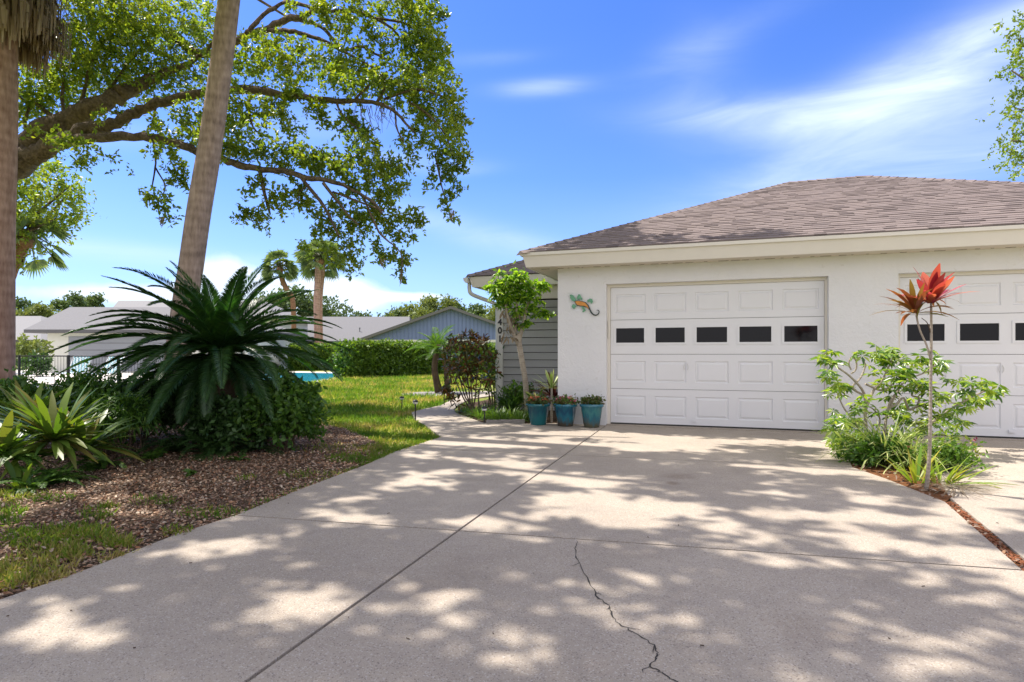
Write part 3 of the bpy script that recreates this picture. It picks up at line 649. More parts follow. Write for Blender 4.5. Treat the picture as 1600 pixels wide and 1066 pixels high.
# ------------------------------------------------------------------ planters
def planter(px, Z0, r, h, mat, label, fm, seed, prof=None):
    c = P(px, HOR, Z0); c[2] = .0; t = thing('planter', label, 'planter', c, 'glazed planters in front of the pillar')
    pf = prof or [(.0, 0.), (r*.64, 0.), (r*.66, .02), (r*.92, h*.86), (r*1.0, h*.88), (r*1.03, h), (r*.95, h), (r*.86, h*.82)]
    obj('pot', MB().lathe([(a, z) for a, z in pf], c, 28).vf(), mat, t, smooth=True)
    obj('soil', MB().lathe([(0.001, h*.86), (r*.88, h*.86)], c, 20).vf(), M['mulch'], t)
    r_ = np.random.default_rng(seed); n = 60
    cen = c+np.c_[r_.uniform(-r, r, n)*.85, r_.uniform(-r, r, n)*.85, h+r_.random(n)*.07]
    obj('leaves', sprigs(cen, 7, .05, .05, r=r_, tmpl=OVAL), M['potleaf'], t)
    n = 26; cen = c+np.c_[r_.uniform(-r, r, n)*.8, r_.uniform(-r, r, n)*.8, h+.05+r_.random(n)*.05]
    obj('flowers', sprigs(cen, 6, .02, .03, r=r_, tmpl=OVAL), fm, t)
planter(841, 9.46, .19, .33, M['pot1'], 'smooth teal pot of coral flowers, leftmost beside the planting bed', M['flower_red'], 1)
planter(883.5, 9.29, .185, .34, M['pot2'], 'dark blue drip-glazed pot with brown streaks, between the two other pots', M['flower_pink'], 2)
planter(924.5, 9.14, .18, .35, M['pot3'], 'pale seafoam drip-glazed pot nearest the left garage door', M['potleaf'], 3)
# ------------------------------------------------------------------ sunlit gaps measured on the paving (photo pixels)
GAPS = np.array([(55,960,70,20,-12),(31,1007,50,18,-6),(330,853,95,13,-5),(270,862,50,14,-5),(440,862,22,7,0),(281,893,42,7,-8),(150,894,18,5,-8),(225,927,32,7,-4),
(420,940,52,24,-5),(430,985,65,30,-8),(524,928,42,24,0),(500,960,50,20,-30),(640,856,24,6,0),(816,892,32,11,5),(640,932,46,18,5),(700,952,50,14,8),(790,1000,60,26,0),(830,1030,55,18,0),(716,1008,20,13,0),
(576,994,33,13,-4),(512,996,24,14,0),(904,952,38,10,-3),(892,856,20,5,0),(1032,904,22,9,15),(1050,918,26,9,15),(956,900,22,6,0),(956,928,22,8,0),(960,1056,48,13,-3),
(532,808,46,15,0),(600,816,70,9,2),(790,816,75,16,3),(940,786,112,15,2),(985,806,85,14,3),(1060,800,70,12,4),(840,832,45,9,3),(656,748,55,11,-7),(608,764,50,7,-4),(575,776,40,6,-5),(912,748,85,11,3),(804,740,48,7,2),
(780,722,62,5,2),(822,714,35,4,2),(764,692,100,8,0),(652,712,35,7,-6),(900,678,90,5,1),(1020,686,140,6,2),(1000,700,110,6,2),(1224,732,74,7,4),(1192,772,52,8,3),(1332,776,44,10,10),(1400,784,62,8,8),
(1280,806,100,13,3),(1160,836,85,11,3),(1085,812,75,9,3),(1380,848,85,14,8),(1500,816,62,24,10),(1520,864,85,14,5),(1188,880,62,10,5),(1280,870,90,7,4),(1276,944,62,12,8),(1340,922,52,8,10),(1380,974,38,10,12),
(1420,900,52,12,5),(1570,930,70,50,0),(1540,1020,130,45,0),(1385,1040,75,22,8),(1240,692,90,6,2),(1085,700,65,6,2),(1330,715,30,10,0),(1560,740,45,14,5),(1580,800,40,26,5),(1560,718,50,7,3),(1520,775,30,12,10),(1450,745,50,20,10),
(528,691,48,12,0),(20,800,45,24,0),(200,790,42,15,-10),(60,835,36,12,0),(0,870,30,20,0),(600,654,90,4,0),(630,672,55,6,0),(560,640,60,3,0),(650,628,50,3,0),(120,770,50,8,0),(260,760,30,5,0),(620,690,50,5,0)], float)
def wob(a, b, s): return np.sin(a*s+1.3*np.sin(b*s*.7))*np.cos(b*s*1.1+.7*np.sin(a*s*.9))
def in_gap(p, grow=1.65):
    """p: points; is their sun shadow on the paving inside a measured gap?"""
    g = p-SUN*(p[:, 2:3]/SUN[2]); X = g@RV; Z = g@FV; ok = Z > 1.2; Zs = np.where(ok, Z, 1.2)
    x = 800+F_PX*X/Zs; y = HOR+F_PX*CAMH/Zs; r = np.zeros(len(p), bool)
    w_ = 1+.28*wob(g[:, 0], g[:, 1], 6.0)+.18*wob(g[:, 1], g[:, 0], 15.)
    for cx, cy, rx, ry, a in GAPS:
        c, s = math.cos(math.radians(a)), math.sin(math.radians(a)); dx, dy = x-cx, y-cy
        u = (dx*c+dy*s)/rx; v = (-dx*s+dy*c)/ry; r |= (u*u+v*v) < w_*grow
    far = (y < 604) & (y > 560)
    return (r | far) & ok, g, x, y
LITS = []                                  # spheres that the photograph shows in full sun
def lit_block(p, extra=.12):
    r = np.zeros(len(p), bool)
    for c, rad in LITS:
        d = np.array(c)-p; t = -(d@SUN); q = d+t[:, None]*SUN; r |= (np.linalg.norm(q, axis=1) < rad+extra) & (p[:, 2] > c[2])
    return r
def prune(cent):
    g_, g, x, y = in_gap(cent); rm = g_ | lit_block(cent)
    # keep the garage roof sunny except for its left corner
    h = cent-SUN*((cent[:, 2:3]-3.2)/SUN[2]); onroof = (h[:, 1] > 9.2) & (h[:, 0] > -1.35) & (h[:, 0] < 6.7) & (h[:, 1] < 17)
    return cent[~(rm | (onroof & (cent[:, 2] > 3.3)))]
LITS += [((-3.25, 10.2, 2.25), .6), (tuple(P(1455, 440, 4.93)), .45), (tuple(P(1340, 600, 6.6)), .7), (tuple(P(1440, 610, 6.6)), .8), (tuple(P(1540, 600, 6.6)), .5), (tuple(P(1430, 700, 5.6)), .6), (tuple(P(70, 640, 5.5)), .42), (tuple(P(20, 690, 5.2)), .28), (tuple(P(135, 665, 5.5)), .22), (tuple(P(195, 650, 6.3)), .24), (tuple(P(300, 470, 7.3)), .3), (tuple(P(420, 520, 7.2)), .25), (tuple(P(450, 650, 6.8)), .2), (tuple(G(735, 600)), .0)]
# ------------------------------------------------------------------ the big oak
oak = thing('oak_tree', 'sprawling live oak reaching in from the left behind both palm trunks', 'tree', G(-330, 625))
tb = MB(); bb = MB()
def limb(pts, mb=None, n=8, wscale=1.0):
    q = np.array([P(a, b, Z*OZ) for a, b, Z, w_ in pts]); r = np.array([w_*.5*Z*OZ/F_PX*wscale for a, b, Z, w_ in pts])
    k = 4; ql = smooth_line(q, k); rl = np.interp(np.linspace(0, len(pts)-1, len(ql)), range(len(pts)), r)
    rr = np.random.default_rng(len(ql)+int(pts[0][0]) % 97); ql[1:-1] += rr.normal(size=(len(ql)-2, 3))*rl[1:-1, None]*.16; rl = rl*(1+.10*rr.normal(size=len(rl)).clip(-1, 1))
    (mb or tb).tube(ql, rl, n); return ql, rl
b0 = G(-330, 625); OZ = 1.2
tbp = smooth_line([b0+np.array([0, 0, -.3]), b0+np.array([.1, 0, .5]), b0+np.array([.4, .1, 1.6]), P(-120, 420, 12*OZ)], 4); tb.tube(tbp, np.linspace(.75, .62, len(tbp)), 12)
limb([(-200, 480, 12, 72), (-120, 400, 12, 66), (-40, 315, 12, 56), (20, 255, 12, 46), (62, 220, 12, 42), (99, 193, 12, 34), (130, 176, 12, 31), (155, 163, 12, 28), (182, 150, 12.1, 25), (205, 140, 12.2, 20), (245, 118, 12.4, 14), (300, 100, 12.6, 8)], n=12)
limb([(15, 268, 12, 32), (45, 246, 11.9, 32), (75, 230, 11.8, 28), (105, 216, 11.7, 23), (135, 203, 11.6, 22), (175, 194, 11.5, 17), (203, 180, 11.5, 16), (237, 166, 11.5, 15), (270, 155, 11.5, 14), (310, 147, 11.5, 13), (350, 142, 11.4, 13), (392, 140, 11.3, 13), (434, 147, 11.2, 11), (477, 153, 11.1, 9.5), (525, 158, 11, 8), (553, 158, 11, 7), (589, 161, 10.9, 6), (617, 175, 10.8, 5), (635, 194, 10.7, 4), (648, 208, 10.7, 3)])
limb([(60, 242, 11.9, 26), (90, 228, 11.7, 22), (118, 219, 11.5, 18), (158, 215, 11.3, 15), (225, 215, 11.1, 13), (268, 222, 11, 12), (307, 237, 10.9, 11.5), (346, 249, 10.8, 11), (367, 256, 10.7, 11), (400, 264, 10.6, 10.5), (443, 267, 10.5, 9), (477, 277, 10.4, 8.5), (519, 284, 10.3, 7), (553, 298, 10.2, 5), (584, 317, 10.1, 4.5), (597, 334, 10.1, 3.5)])
limb([(-120, 400, 12.4, 50), (-100, 250, 12.8, 34), (-30, 100, 13, 24), (60, 50, 13, 17), (99, 43, 13, 15), (135, 44, 13, 13), (158, 34, 13, 13), (175, 37, 13, 12), (225, 42, 12.9, 11), (268, 59, 12.8, 11), (307, 82, 12.6, 12), (340, 82, 12.5, 12), (375, 60, 12.3, 12), (415, 48, 12.2, 11), (443, 32, 12.1, 10), (468, 27, 12, 9), (488, 17, 12, 8), (502, 4, 12, 6), (530, -30, 12, 5)])
for L_ in [[(406,267,10.6,6),(410,287,10.6,6),(417,315,10.6,5),(422,334,10.5,3)], [(471,278,10.4,6),(491,303,10.3,6),(508,326,10.2,5),(530,371,10.2,3)], [(505,286,10.3,5),(541,332,10.2,4),(560,352,10.2,2.5)], [(569,310,10.2,4),(589,357,10.1,3),(603,374,10,3),(626,395,10,2),(628,430,10,1.5)],
           [(385,52,12.2,8),(392,45,12.2,8),(405,30,12.2,7),(420,17,12.2,7),(443,4,12.2,6),(470,-20,12.2,5)], [(415,48,12.2,8),(440,49,12,8),(468,52,11.8,7),(508,65,11.6,6),(533,79,11.5,5.5),(558,92,11.4,4),(590,110,11.3,3)], [(455,30,12.1,6),(480,34,12,6),(499,41,11.8,6),(516,56,11.7,5.5),(536,78,11.6,4.5),(564,73,11.5,4.5),(586,84,11.4,4),(603,93,11.3,3)],
           [(443,4,12.1,6),(474,8,12,6),(500,18,12,5),(547,17,11.9,5.5),(584,28,11.8,5),(609,42,11.7,4),(623,56,11.7,3)], [(589,160,10.9,5),(600,140,10.8,4),(602,120,10.8,3.5),(604,112,10.8,2)], [(553,158,11,4),(580,130,10.9,4),(605,112,10.8,3)],
           [(105,200,12,9),(60,165,12.2,7),(40,150,12.3,6),(20,130,12.3,5)], [(43,210,12,7),(38,190,12.1,6),(45,170,12.1,4),(30,150,12.1,3)], [(100,185,12,6),(97,150,12.1,5),(101,110,12.2,4),(95,85,12.2,3)], [(125,170,12,7),(133,140,12.1,6),(138,110,12.2,5),(150,80,12.2,4)],
           [(160,160,12.1,6),(185,120,12.2,5),(215,80,12.3,4)], [(205,140,12.2,8),(260,115,12.3,8),(310,90,12.4,7),(340,60,12.3,5)], [(246,160,11.5,5),(240,185,11.4,4),(235,205,11.3,3)], [(192,190,11.5,4),(180,175,11.5,3)], [(240,218,11,4),(243,255,10.9,3),(238,290,10.8,2)], [(243,262,10.9,2.5),(258,290,10.8,2.5),(252,310,10.8,1.5)],
           [(392,140,11.3,5),(390,170,11,4),(396,200,10.9,3),(420,215,10.9,3)], [(617,175,10.8,3),(620,200,10.7,3),(630,222,10.6,2)], [(525,158,11,4),(535,180,10.9,3),(560,205,10.8,3),(568,235,10.7,1.6)], [(640,160,10.8,4),(670,180,10.7,4),(695,210,10.6,3),(710,250,10.6,2)], [(680,240,10.6,3),(690,290,10.6,2.5),(705,340,10.6,1.5)],
           [(471,278,10.4,3),(480,290,10.4,2.4),(468,300,10.4,2),(466,318,10.4,1.5)], [(520,300,10.3,4),(560,315,10.2,3.5),(600,330,10.1,3)], [(350,142,11.4,5),(370,165,11.2,4),(380,190,11.1,3)], [(600,155,10.9,4),(650,140,10.8,4),(690,150,10.7,3)], [(584,28,11.8,4),(640,40,11.6,4),(675,80,11.5,3)]]:
    limb(L_, bb, 6)
rt = np.random.default_rng(21)
for k in range(26):                        # bare hanging twigs
    x = rt.uniform(555, 612); y = 165; bb.tube(np.array([P(x, y, 10.8*OZ), P(x+rt.uniform(-6, 6), y+15, 10.8*OZ), P(x+rt.uniform(-10, 12), y+rt.uniform(20, 45), 10.8*OZ)]), [.008, .006, .003], 4)
# upper limbs out of the picture that carry the shade canopy
H0 = np.array(P(-225, 430, 14.2))
for tx, ty, tz, r_ in [(-6, 9, 8.4, .20), (-4, 6, 8.8, .18), (-7, 4, 8.6, .18), (-2.5, 3.5, 9.2, .14), (-9, 13, 10.6, .18), (-8, 1, 8.8, .14), (-12, 15, 11, .14), (-3, 7.5, 9, .1)]:
    e = np.array([tx, ty, tz]); pts = [H0, P(-235, 150, 14.4), P(-215, -60-40*r_*5, 14.0), np.array(P(-215, -60, 14.0))*.5+e*.5+np.array([0, 0, 2.0]), e]
    ql = smooth_line(pts, 4); tb.tube(ql, np.linspace(r_*1.6, .03, len(ql)), 8)
obj('trunk', tb.vf(), M['bark_oak'], oak, smooth=True); obj('branches', bb.vf(), M['bark_oak'], oak, smooth=True)
BL = [(130,20,45),(175,10,45),(220,15,45),(265,15,45),(310,20,40),(150,70,45),(200,70,48),(245,80,48),(290,60,42),(320,110,32),(130,110,40),(175,120,40),(230,125,34),(275,125,30),(90,110,38),(60,130,36),(45,165,28),(70,170,26),(35,120,26),(100,150,28),(325,60,28),(110,70,30),(30,185,14),
(120,235,22),(140,235,18),(105,222,14),(130,255,12),(55,205,9),(190,178,16),(160,185,12),(245,195,14),(265,210,18),(245,235,14),(270,245,16),(280,265,16),(285,290,14),(268,280,12),(240,310,16),(258,325,16),(265,342,10),(228,305,10),(300,200,22),(320,180,22),(290,180,16),(330,225,20),(310,215,14),
(390,75,18),(365,100,24),(395,115,30),(430,95,26),(450,115,28),(480,100,22),(355,135,18),(420,70,14),(405,55,10),(440,60,10),(470,75,14),(345,170,26),(365,190,28),(390,175,24),(420,165,18),(440,185,18),(455,205,14),(380,215,22),(410,225,22),(350,225,20),(440,170,12),(448,150,8),(460,140,16),
(520,95,24),(545,110,26),(575,105,24),(520,125,22),(555,140,22),(590,135,22),(620,120,28),(650,110,30),(680,105,24),(620,150,26),(655,150,30),(690,140,26),(705,165,24),(665,185,28),(700,195,24),(715,220,18),(725,240,12),(700,235,18),(680,225,20),(655,215,14),(720,185,14),(500,170,14),(485,165,12),(500,182,10),
(520,8,24),(555,5,26),(590,0,26),(625,5,28),(660,8,26),(680,20,16),(510,30,16),(540,35,14),(575,50,12),(585,55,12),(640,35,20),(665,45,24),(680,70,20),(660,80,24),(630,70,16),(690,95,18),(600,70,10),(645,60,16),(480,30,10),(495,15,14),(455,12,10),(560,65,8),(530,48,8),(605,90,14),(560,80,8),(540,65,8),
(545,190,16),(560,200,14),(575,215,14),(585,232,12),(515,198,10),(535,205,10),(550,222,10),(565,240,10),(630,215,12),(640,235,12),(645,250,8),(690,255,14),(700,275,14),(705,300,12),(715,260,12),(680,275,10),(695,320,10),(708,340,7),(672,290,8),(712,290,10),(725,262,8),
(395,290,8),(388,300,10),(405,280,12),(415,330,16),(400,340,16),(430,310,12),(385,340,12),(445,325,14),(460,315,12),(440,300,12),(380,335,8),(412,355,10),
(360,240,14),(385,240,14),(410,245,16),(440,235,22),(465,245,22),(490,250,24),(515,255,22),(540,255,22),(570,255,22),(595,255,20),(620,262,16),(632,270,8),(560,280,20),(590,280,22),(615,285,18),(620,300,12),(530,275,14),(500,262,14),(470,300,14),(480,320,14),(500,335,14),(525,320,16),(545,335,18),(565,330,18),(590,320,16),(610,330,14),(630,345,16),(650,350,10),(600,350,16),(575,355,16),(545,360,16),(520,355,16),(500,360,14),(490,375,12),(475,385,10),(510,385,14),(540,385,12),(550,400,12),(530,410,10),(555,380,10),(620,365,14),(635,370,10),(590,385,6),(595,400,10),(587,392,8),(610,405,12),(625,400,12),(635,405,10),(625,420,8),(627,435,4),(520,400,12),(480,400,8),(560,415,6),(545,425,6),(645,335,12),(658,345,8),(600,300,14),(550,300,14),(455,280,10),(440,255,12)]
def oakblobs(bl, Zc, dens, r, zr=1.2):
    out = []
    for (x, y, rad) in bl:
        Z0 = Zc(x, y); Rm = rad*Z0/F_PX; n = max(4, int(dens*(Rm**2)*40))
        u = rdir(n, r)*(r.random((n, 1))**.42)
        q = P(x, y, Z0)+u@np.diag([1, 1, 1])*Rm
        q = q+np.outer(r.normal(size=n)*zr*.35*(rad > 16), FV)*1.0
        out.append(q)
    return np.vstack(out)
ro = np.random.default_rng(11)
BR = [b for b in BL if b[0] >= 345]; BLF = [b for b in BL if b[0] < 345]
cen = np.vstack([oakblobs(bb_, lambda x, y: OZ*(12.4 if x < 340 and y < 180 else 11.6 if y < 120 else 10.6 if y > 220 else 11.0), dn_, ro) for bb_, dn_ in ((BLF, 7.0), (BR, 9.0))])
vis = prune(cen)
# sprigs that remain sunk in a gap's ray are dropped only partly so that the visible outline keeps its fullness
g_ = in_gap(cen)[0]; keepers = cen[g_ & (ro.random(len(cen)) < .45)]
vis = np.vstack([vis, keepers])
# shade canopy overhead
n = 25000; gx = ro.uniform(-12.5, 4.3, n); gy = ro.uniform(-1.5, 17.5, n); ground = np.c_[gx, gy, np.zeros(n)]
Zg = ground@FV; H = np.maximum(7.3, 1.1+.62*np.maximum(Zg, 0)+.9)+ro.random(n)*1.6
up_ = ground+SUN*(H/SUN[2])[:, None]
hs = (gx > -4.4) & (gy > 9.0); hr = up_-SUN*((up_[:, 2:3]-3.0)/SUN[2]); up_ = up_[~((hs & ~((hr[:, 0] < -1.3) & (gy < 14))) | ((gx > 2.2) & (gy > 6.5)))]
px_, py_, pz_ = pix(up_); seen = (pz_ > 0) & (px_ > -40) & (px_ < 1640) & (py_ > -45); up_ = up_[~seen]
thin = wob(up_[:, 0], up_[:, 1], 1.1)+.5*wob(up_[:, 1], up_[:, 0], 2.3); farb = (up_-SUN*(up_[:, 2:3]/SUN[2]))@FV < .9; up_ = up_[(thin > -.6) | ~farb]
up_ = prune(up_)
def cell(p, q=.30): g = p-SUN*(p[:, 2:3]/SUN[2]); return np.floor(g[:, 0]/q).astype(int)*10000+np.floor(g[:, 1]/q).astype(int)
occ = np.isin(cell(up_), cell(vis)); up_ = up_[~(occ & (ro.random(len(up_)) < .93))]
crown = joinvf(sprigs(vis, 13, .14, .095, .6, r=ro), sprigs(up_, 11, .19, .18, .9, r=ro))
obj('crown', crown, M['oakleaf'], oak)
print('oak sprigs', len(vis), len(up_))
ms = MB()
for x, y, L_ in [(626,428,22),(706,335,14),(253,345,12),(598,410,10)]:
    for k in range(5): ms.tube(np.array([P(x+rt.uniform(-4, 4), y-6, 10.1*OZ), P(x+rt.uniform(-3, 3), y+L_*.5, 10.1*OZ), P(x+rt.uniform(-2, 2), y+L_*rt.uniform(.6, 1), 10.1*OZ)]), [.010, .008, .002], 4)
obj('hanging_moss', ms.vf(), M['drygrass'], oak)
# ------------------------------------------------------------------ palms near
lp_ = thing('palm_trunk', 'tall smooth grey palm trunk leaning right behind the cycad', 'palm tree', P(272, HOR, 10)*np.array([1, 1, 0]))
tp = smooth_line([P(270, 662, 10), P(278, 560, 10), P(290, 470, 10), P(298, 420, 10), P(311, 330, 10), P(328, 230, 10), P(342, 130, 10), (P(358, 0, 10)), P(376, -160, 10.1), P(390, -340, 10.2)], 6)
obj('trunk', MB().tube(tp, np.interp(np.linspace(0, 1, len(tp)), [0, .1, .3, .5, .7, 1], [.23, .20, .19, .185, .172, .15]), 20).vf(), M['bark_palm'], lp_, smooth=True)
def fan_palm_crown(c, R, n, r, seg=14):
    V = []; Fc = []
    stems = MB()
    for i in range(n):
        a = r.random()*2*PI; e = r.uniform(-.75, 1.25); d = np.array([math.cos(a)*math.cos(e), math.sin(a)*math.cos(e), math.sin(e)])
        L_ = R*r.uniform(.45, .62); tipc = c+d*L_+np.array([0, 0, -.1*R]); stems.tube([c, c+d*L_*.5+np.array([0, 0, .03*R]), tipc], [.03*R, .02*R, .015*R], 4)
        side = unit(np.cross(d, rdir(1, r)[0])); nrm = np.cross(side, d)
        for j in range(seg):
            t = -1.25+2.5*j/(seg-1); q = d*math.cos(t)+side*math.sin(t); q = unit(q+np.array([0, 0, -.12])); L2_ = R*r.uniform(.42, .52)*(1-.12*abs(t))
            wv_ = unit(np.cross(q, nrm))*R*.035; m_ = tipc+q*L2_*.5; e_ = tipc+q*L2_+np.array([0, 0, -.12*R]); b = len(V)
            V += [tipc, m_+wv_, e_, m_-wv_]; Fc += [(b, b+1, b+2), (b, b+2, b+3)]
    return (np.array(V), np.array(Fc)), stems.vf()
lft = P(-6, HOR, 10.4)*np.array([1, 1, 0])
sk = thing('skirted_palm', 'thick palm at the left edge with a shaggy skirt of dead fronds', 'palm tree', lft)
tp = smooth_line([P(-14, 668, 10.4), P(-8, 600, 10.4), P(-6, 450, 10.4), P(-4, 300, 10.4), P(-3, 100, 10.4), P(-3, -80, 10.4), P(-3, -200, 10.4)], 5)
obj('trunk', MB().tube(tp, np.interp(np.linspace(0, 1, len(tp)), [0, .08, .2, .45, .6, 1], [.46, .34, .27, .25, .275, .25]), 20).vf(), M['bark_palm2'], sk, smooth=True)
rs = np.random.default_rng(31); V = []; Fc = []
zc = 6.1
for i in range(2600):
    a = rs.random()*2*PI; z1 = rs.uniform(6.6, 8.6); r0_ = rs.uniform(.25, .75); r1_ = min(1.16, r0_+rs.uniform(.05, .4)); z0 = max(z1-rs.uniform(.6, 1.5), 6.12+.30*abs(math.sin(a*3+1))+.25*rs.random())
    ca, sa = math.cos(a), math.sin(a); w_ = rs.uniform(.012, .034); tt = np.array([-sa, ca, 0]); a2 = a+rs.normal()*.08
    p0 = np.array([lft[0]+ca*r0_, lft[1]+sa*r0_, z1]); p1 = np.array([lft[0]+math.cos(a2)*r1_, lft[1]+math.sin(a2)*r1_, (z0+z1)/2]); p2 = np.array([lft[0]+math.cos(a2)*(r1_*.97), lft[1]+math.sin(a2)*(r1_*.97), z0])
    p0 = p0.copy(); b = len(V); V += [p0-tt*w_, p0+tt*w_, p1+tt*w_, p1-tt*w_, p2+tt*w_*.3, p2-tt*w_*.3]; Fc += [(b, b+1, b+2, b+3), (b+3, b+2, b+4, b+5)]
obj('frond_skirt', (np.array(V), np.array(Fc)), M['skirt'], sk)
(cv, cf), st_ = fan_palm_crown(np.array([lft[0], lft[1], 9.2]), 1.8, 40, rs)
obj('crown', (cv, cf), M['fan'], sk)
# ------------------------------------------------------------------ cycad
def frond_vf(L, e0, e1, n, ll, lw, vee=.5, r=None, ang=55, taper=True, rach=.012):
    r = r or rng; m = 24; ts = np.linspace(0, 1, m+1); es = e0+(e1-e0)*ts**1.3; p = np.zeros((m+1, 3))
    for i in range(m): p[i+1] = p[i]+np.array([0, math.cos(es[i]), math.sin(es[i])])*L/m
    V = []; Fc = []
    for k in range(n):
        t = .12+.88*k/n; i = min(int(t*m), m-1); f_ = t*m-i; c = p[i]*(1-f_)+p[i+1]*f_; e = es[i]
        d = np.array([0, math.cos(e), math.sin(e)]); up_n = np.array([0, -math.sin(e), math.cos(e)])
        l_ = ll*(math.sin(PI*min(1, .18+.80*t))**.7 if taper else 1); A_ = math.radians(ang)*(1-.35*t)
        for s in (-1, 1):
            q = d*math.cos(A_)+np.array([s, 0, 0])*math.sin(A_)*math.cos(vee)+up_n*math.sin(A_)*math.sin(vee); q = unit(q+r.normal(size=3)*.05)
            wd = d*lw*.5; mid = c+q*l_*.5; tip = c+q*l_+np.array([0, 0, -.12*l_]); b = len(V)
            V += [c-wd*.5, mid-wd, tip, mid+wd]; Fc += [(b, b+1, b+2), (b, b+2, b+3)]
    tb_ = MB(); tb_.tube(p, np.linspace(rach, rach*.25, m+1), 4); v2 = np.array(tb_.v); tri = []
    for q in tb_.f:
        if len(q) == 4: tri += [(q[0], q[1], q[2]), (q[0], q[2], q[3])]
    return joinvf((np.array(V), np.array(Fc)), (v2, np.array(tri)))
cyc = thing('cycad', 'large dark green cycad with stiff arching feather fronds in front of the leaning palm trunk', 'cycad', P(345, HOR, 7.35)*np.array([1, 1, 0]))
cz = 1.12; cbase = OFF[cyc.name]
obj('trunk', MB().tube(smooth_line([cbase+np.array([.03, 0, -.05]), cbase+np.array([.0, 0, .5]), cbase+np.array([0, 0, cz])], 5), [.2, .2, .19, .18, .18, .18, .18, .19, .2, .19, .13], 14).vf(), M['bark_dark'], cyc, smooth=True)
rc = np.random.default_rng(17); i = 0
rings = [(8, 1.30, 1.25, .6), (13, 1.02, 1.5, .05), (15, .75, 1.66, -.30), (18, .47, 1.70, -.55), (18, .18, 1.62, -.8), (16, -.12, 1.42, -1.0), (11, -.5, 1.1, -1.2)]
for cnt, e0, L_, e1 in rings:
    variants = []
    for v_ in range(3):
        variants.append(mesh('frond', *frond_vf(L_*rc.uniform(.93, 1.05), e0+rc.uniform(-.12, .12), e1+rc.uniform(-.2, .2), 124, .19, .0145, .34, rc), M['cycad']))
    ph = rc.random()*6
    for k in range(cnt):
        o = bpy.data.objects.new('frond', variants[k % 3]); C.objects.link(o); o.parent = cyc
        o.rotation_euler = (0, 0, ph+2*PI*k/cnt+rc.uniform(-.15, .15)); o.location = (0, 0, cz-.02); s = rc.uniform(.9, 1.05); o.scale = (s, s, s)
# ------------------------------------------------------------------ plants
def rosette(c, n, L, w, r, e=(.1, 1.3), curl=.9, base=.03):
    out = []
    for k in range(n):
        a = r.random()*2*PI; el_ = r.uniform(*e); d = np.array([[math.cos(a)*math.cos(el_), math.sin(a)*math.cos(el_), math.sin(el_)]]); s = L*r.uniform(.65, 1.1)
        up = np.array([[-math.cos(a)*math.sin(el_), -math.sin(a)*math.sin(el_), math.cos(el_)]])+r.normal(size=(1, 3))*.15
        out.append(scatter(strip(w/L, max(.15, curl*r.uniform(.4, 1.3)), 5), np.array(c)[None]+np.array([[math.cos(a), math.sin(a), 0]])*base, d, up, [s]))
    return joinvf(*out)
rp = np.random.default_rng(41)
def plant(name, label, cat, c, parts, group=None):
    t = thing(name, label, cat, c, group)
    for nm, vf, m_ in parts: obj(nm, vf, m_, t)
    return t
BG = 'bromeliads at the left edge of the bed'
c = P(85, 700, 5.5); c[2] = 0.22
plant('bromeliad', 'largest bromeliad, broad yellow-green strap leaves spreading at the left edge', 'plant', c, [('leaves', rosette(c+np.array([0, 0, .1]), 105, .56, .066, rp, (-.3, 1.35), .7, .05), M['brom'])], BG)
c = P(0, 715, 5.25); c[2] = 0.12
plant('bromeliad', 'lower bromeliad with orange-tinged leaves cut by the left edge', 'plant', c, [('leaves', rosette(c+np.array([0, 0, .1]), 64, .46, .08, rp, (-.1, 1.3), .6, .05), M['brom'])], BG)
c = P(130, 715, 5.7); c[2] = .12
plant('bromeliad', 'bromeliad with long leaves leaning right toward the rounded bush', 'plant', c, [('leaves', rosette(c+np.array([0, 0, .1]), 50, .5, .075, rp, (-.1, 1.2), .6, .05), M['brom'])], BG)
c = P(45, 700, 6.1); c[2] = .3
plant('bromeliad', 'upright bromeliad behind the largest one, beside the skirted palm', 'plant', c, [('leaves', rosette(c+np.array([0, 0, .1]), 40, .5, .075, rp, (.2, 1.4), .6, .05), M['brom'])], BG)
c = P(30, 745, 5.0); c[2] = 0.0
plant('bromeliad', 'small upright bromeliad low in front beside the fern', 'plant', c, [('leaves', rosette(c, 14, .34, .06, rp, (.5, 1.4), .6, .03), M['brom'])], BG)
def fern(c, label, n, L, m_=M['fern'], group='ferns under the cycad', e=(.2, 1.1), ll=.06, name='fern'):
    out = []
    for k in range(n):
        e_ = rp.uniform(*e); v, f = frond_vf(L*rp.uniform(.7, 1.1), e_, e_-1.5, 24, ll, .018, .1, rp, 80, True, .004); a = rp.random()*2*PI
        R_ = np.array([[math.cos(a), -math.sin(a), 0], [math.sin(a), math.cos(a), 0], [0, 0, 1]]); out.append((v@R_.T+np.array(c), f))
    return plant(name, label, 'plant', c, [('fronds', joinvf(*out), m_)], group)
def gz(px, Z, z=-.02): q = P(px, HOR, Z); q[2] = z; return q
fern(gz(95, 5.25), 'sword fern with bright short fronds below the largest bromeliad', 12, .34)
fern(gz(15, 5.15, .2), 'fern between the two left bromeliads', 14, .34)
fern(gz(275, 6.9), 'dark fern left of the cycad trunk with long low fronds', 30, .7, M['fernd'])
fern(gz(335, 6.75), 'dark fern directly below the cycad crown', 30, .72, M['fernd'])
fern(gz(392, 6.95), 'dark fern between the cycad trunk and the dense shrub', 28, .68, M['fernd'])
fern(gz(240, 6.4), 'short fern beside the rounded narrow-leaved bush', 9, .26)
fern(gz(300, 5.6), 'tiny green fern seedling in the fallen leaves', 6, .12, e=(.5, 1.2), ll=.03)
fern(gz(372, 6.3), 'small bright fern sprout at the front of the cycad bed', 6, .16, e=(.5, 1.2), ll=.04)
fern(gz(55, 5.0), 'sword fern spilling over the front rim of the left bed', 22, .40)
fern(gz(160, 6.0), 'sword fern at the front foot of the rounded bush', 18, .36)
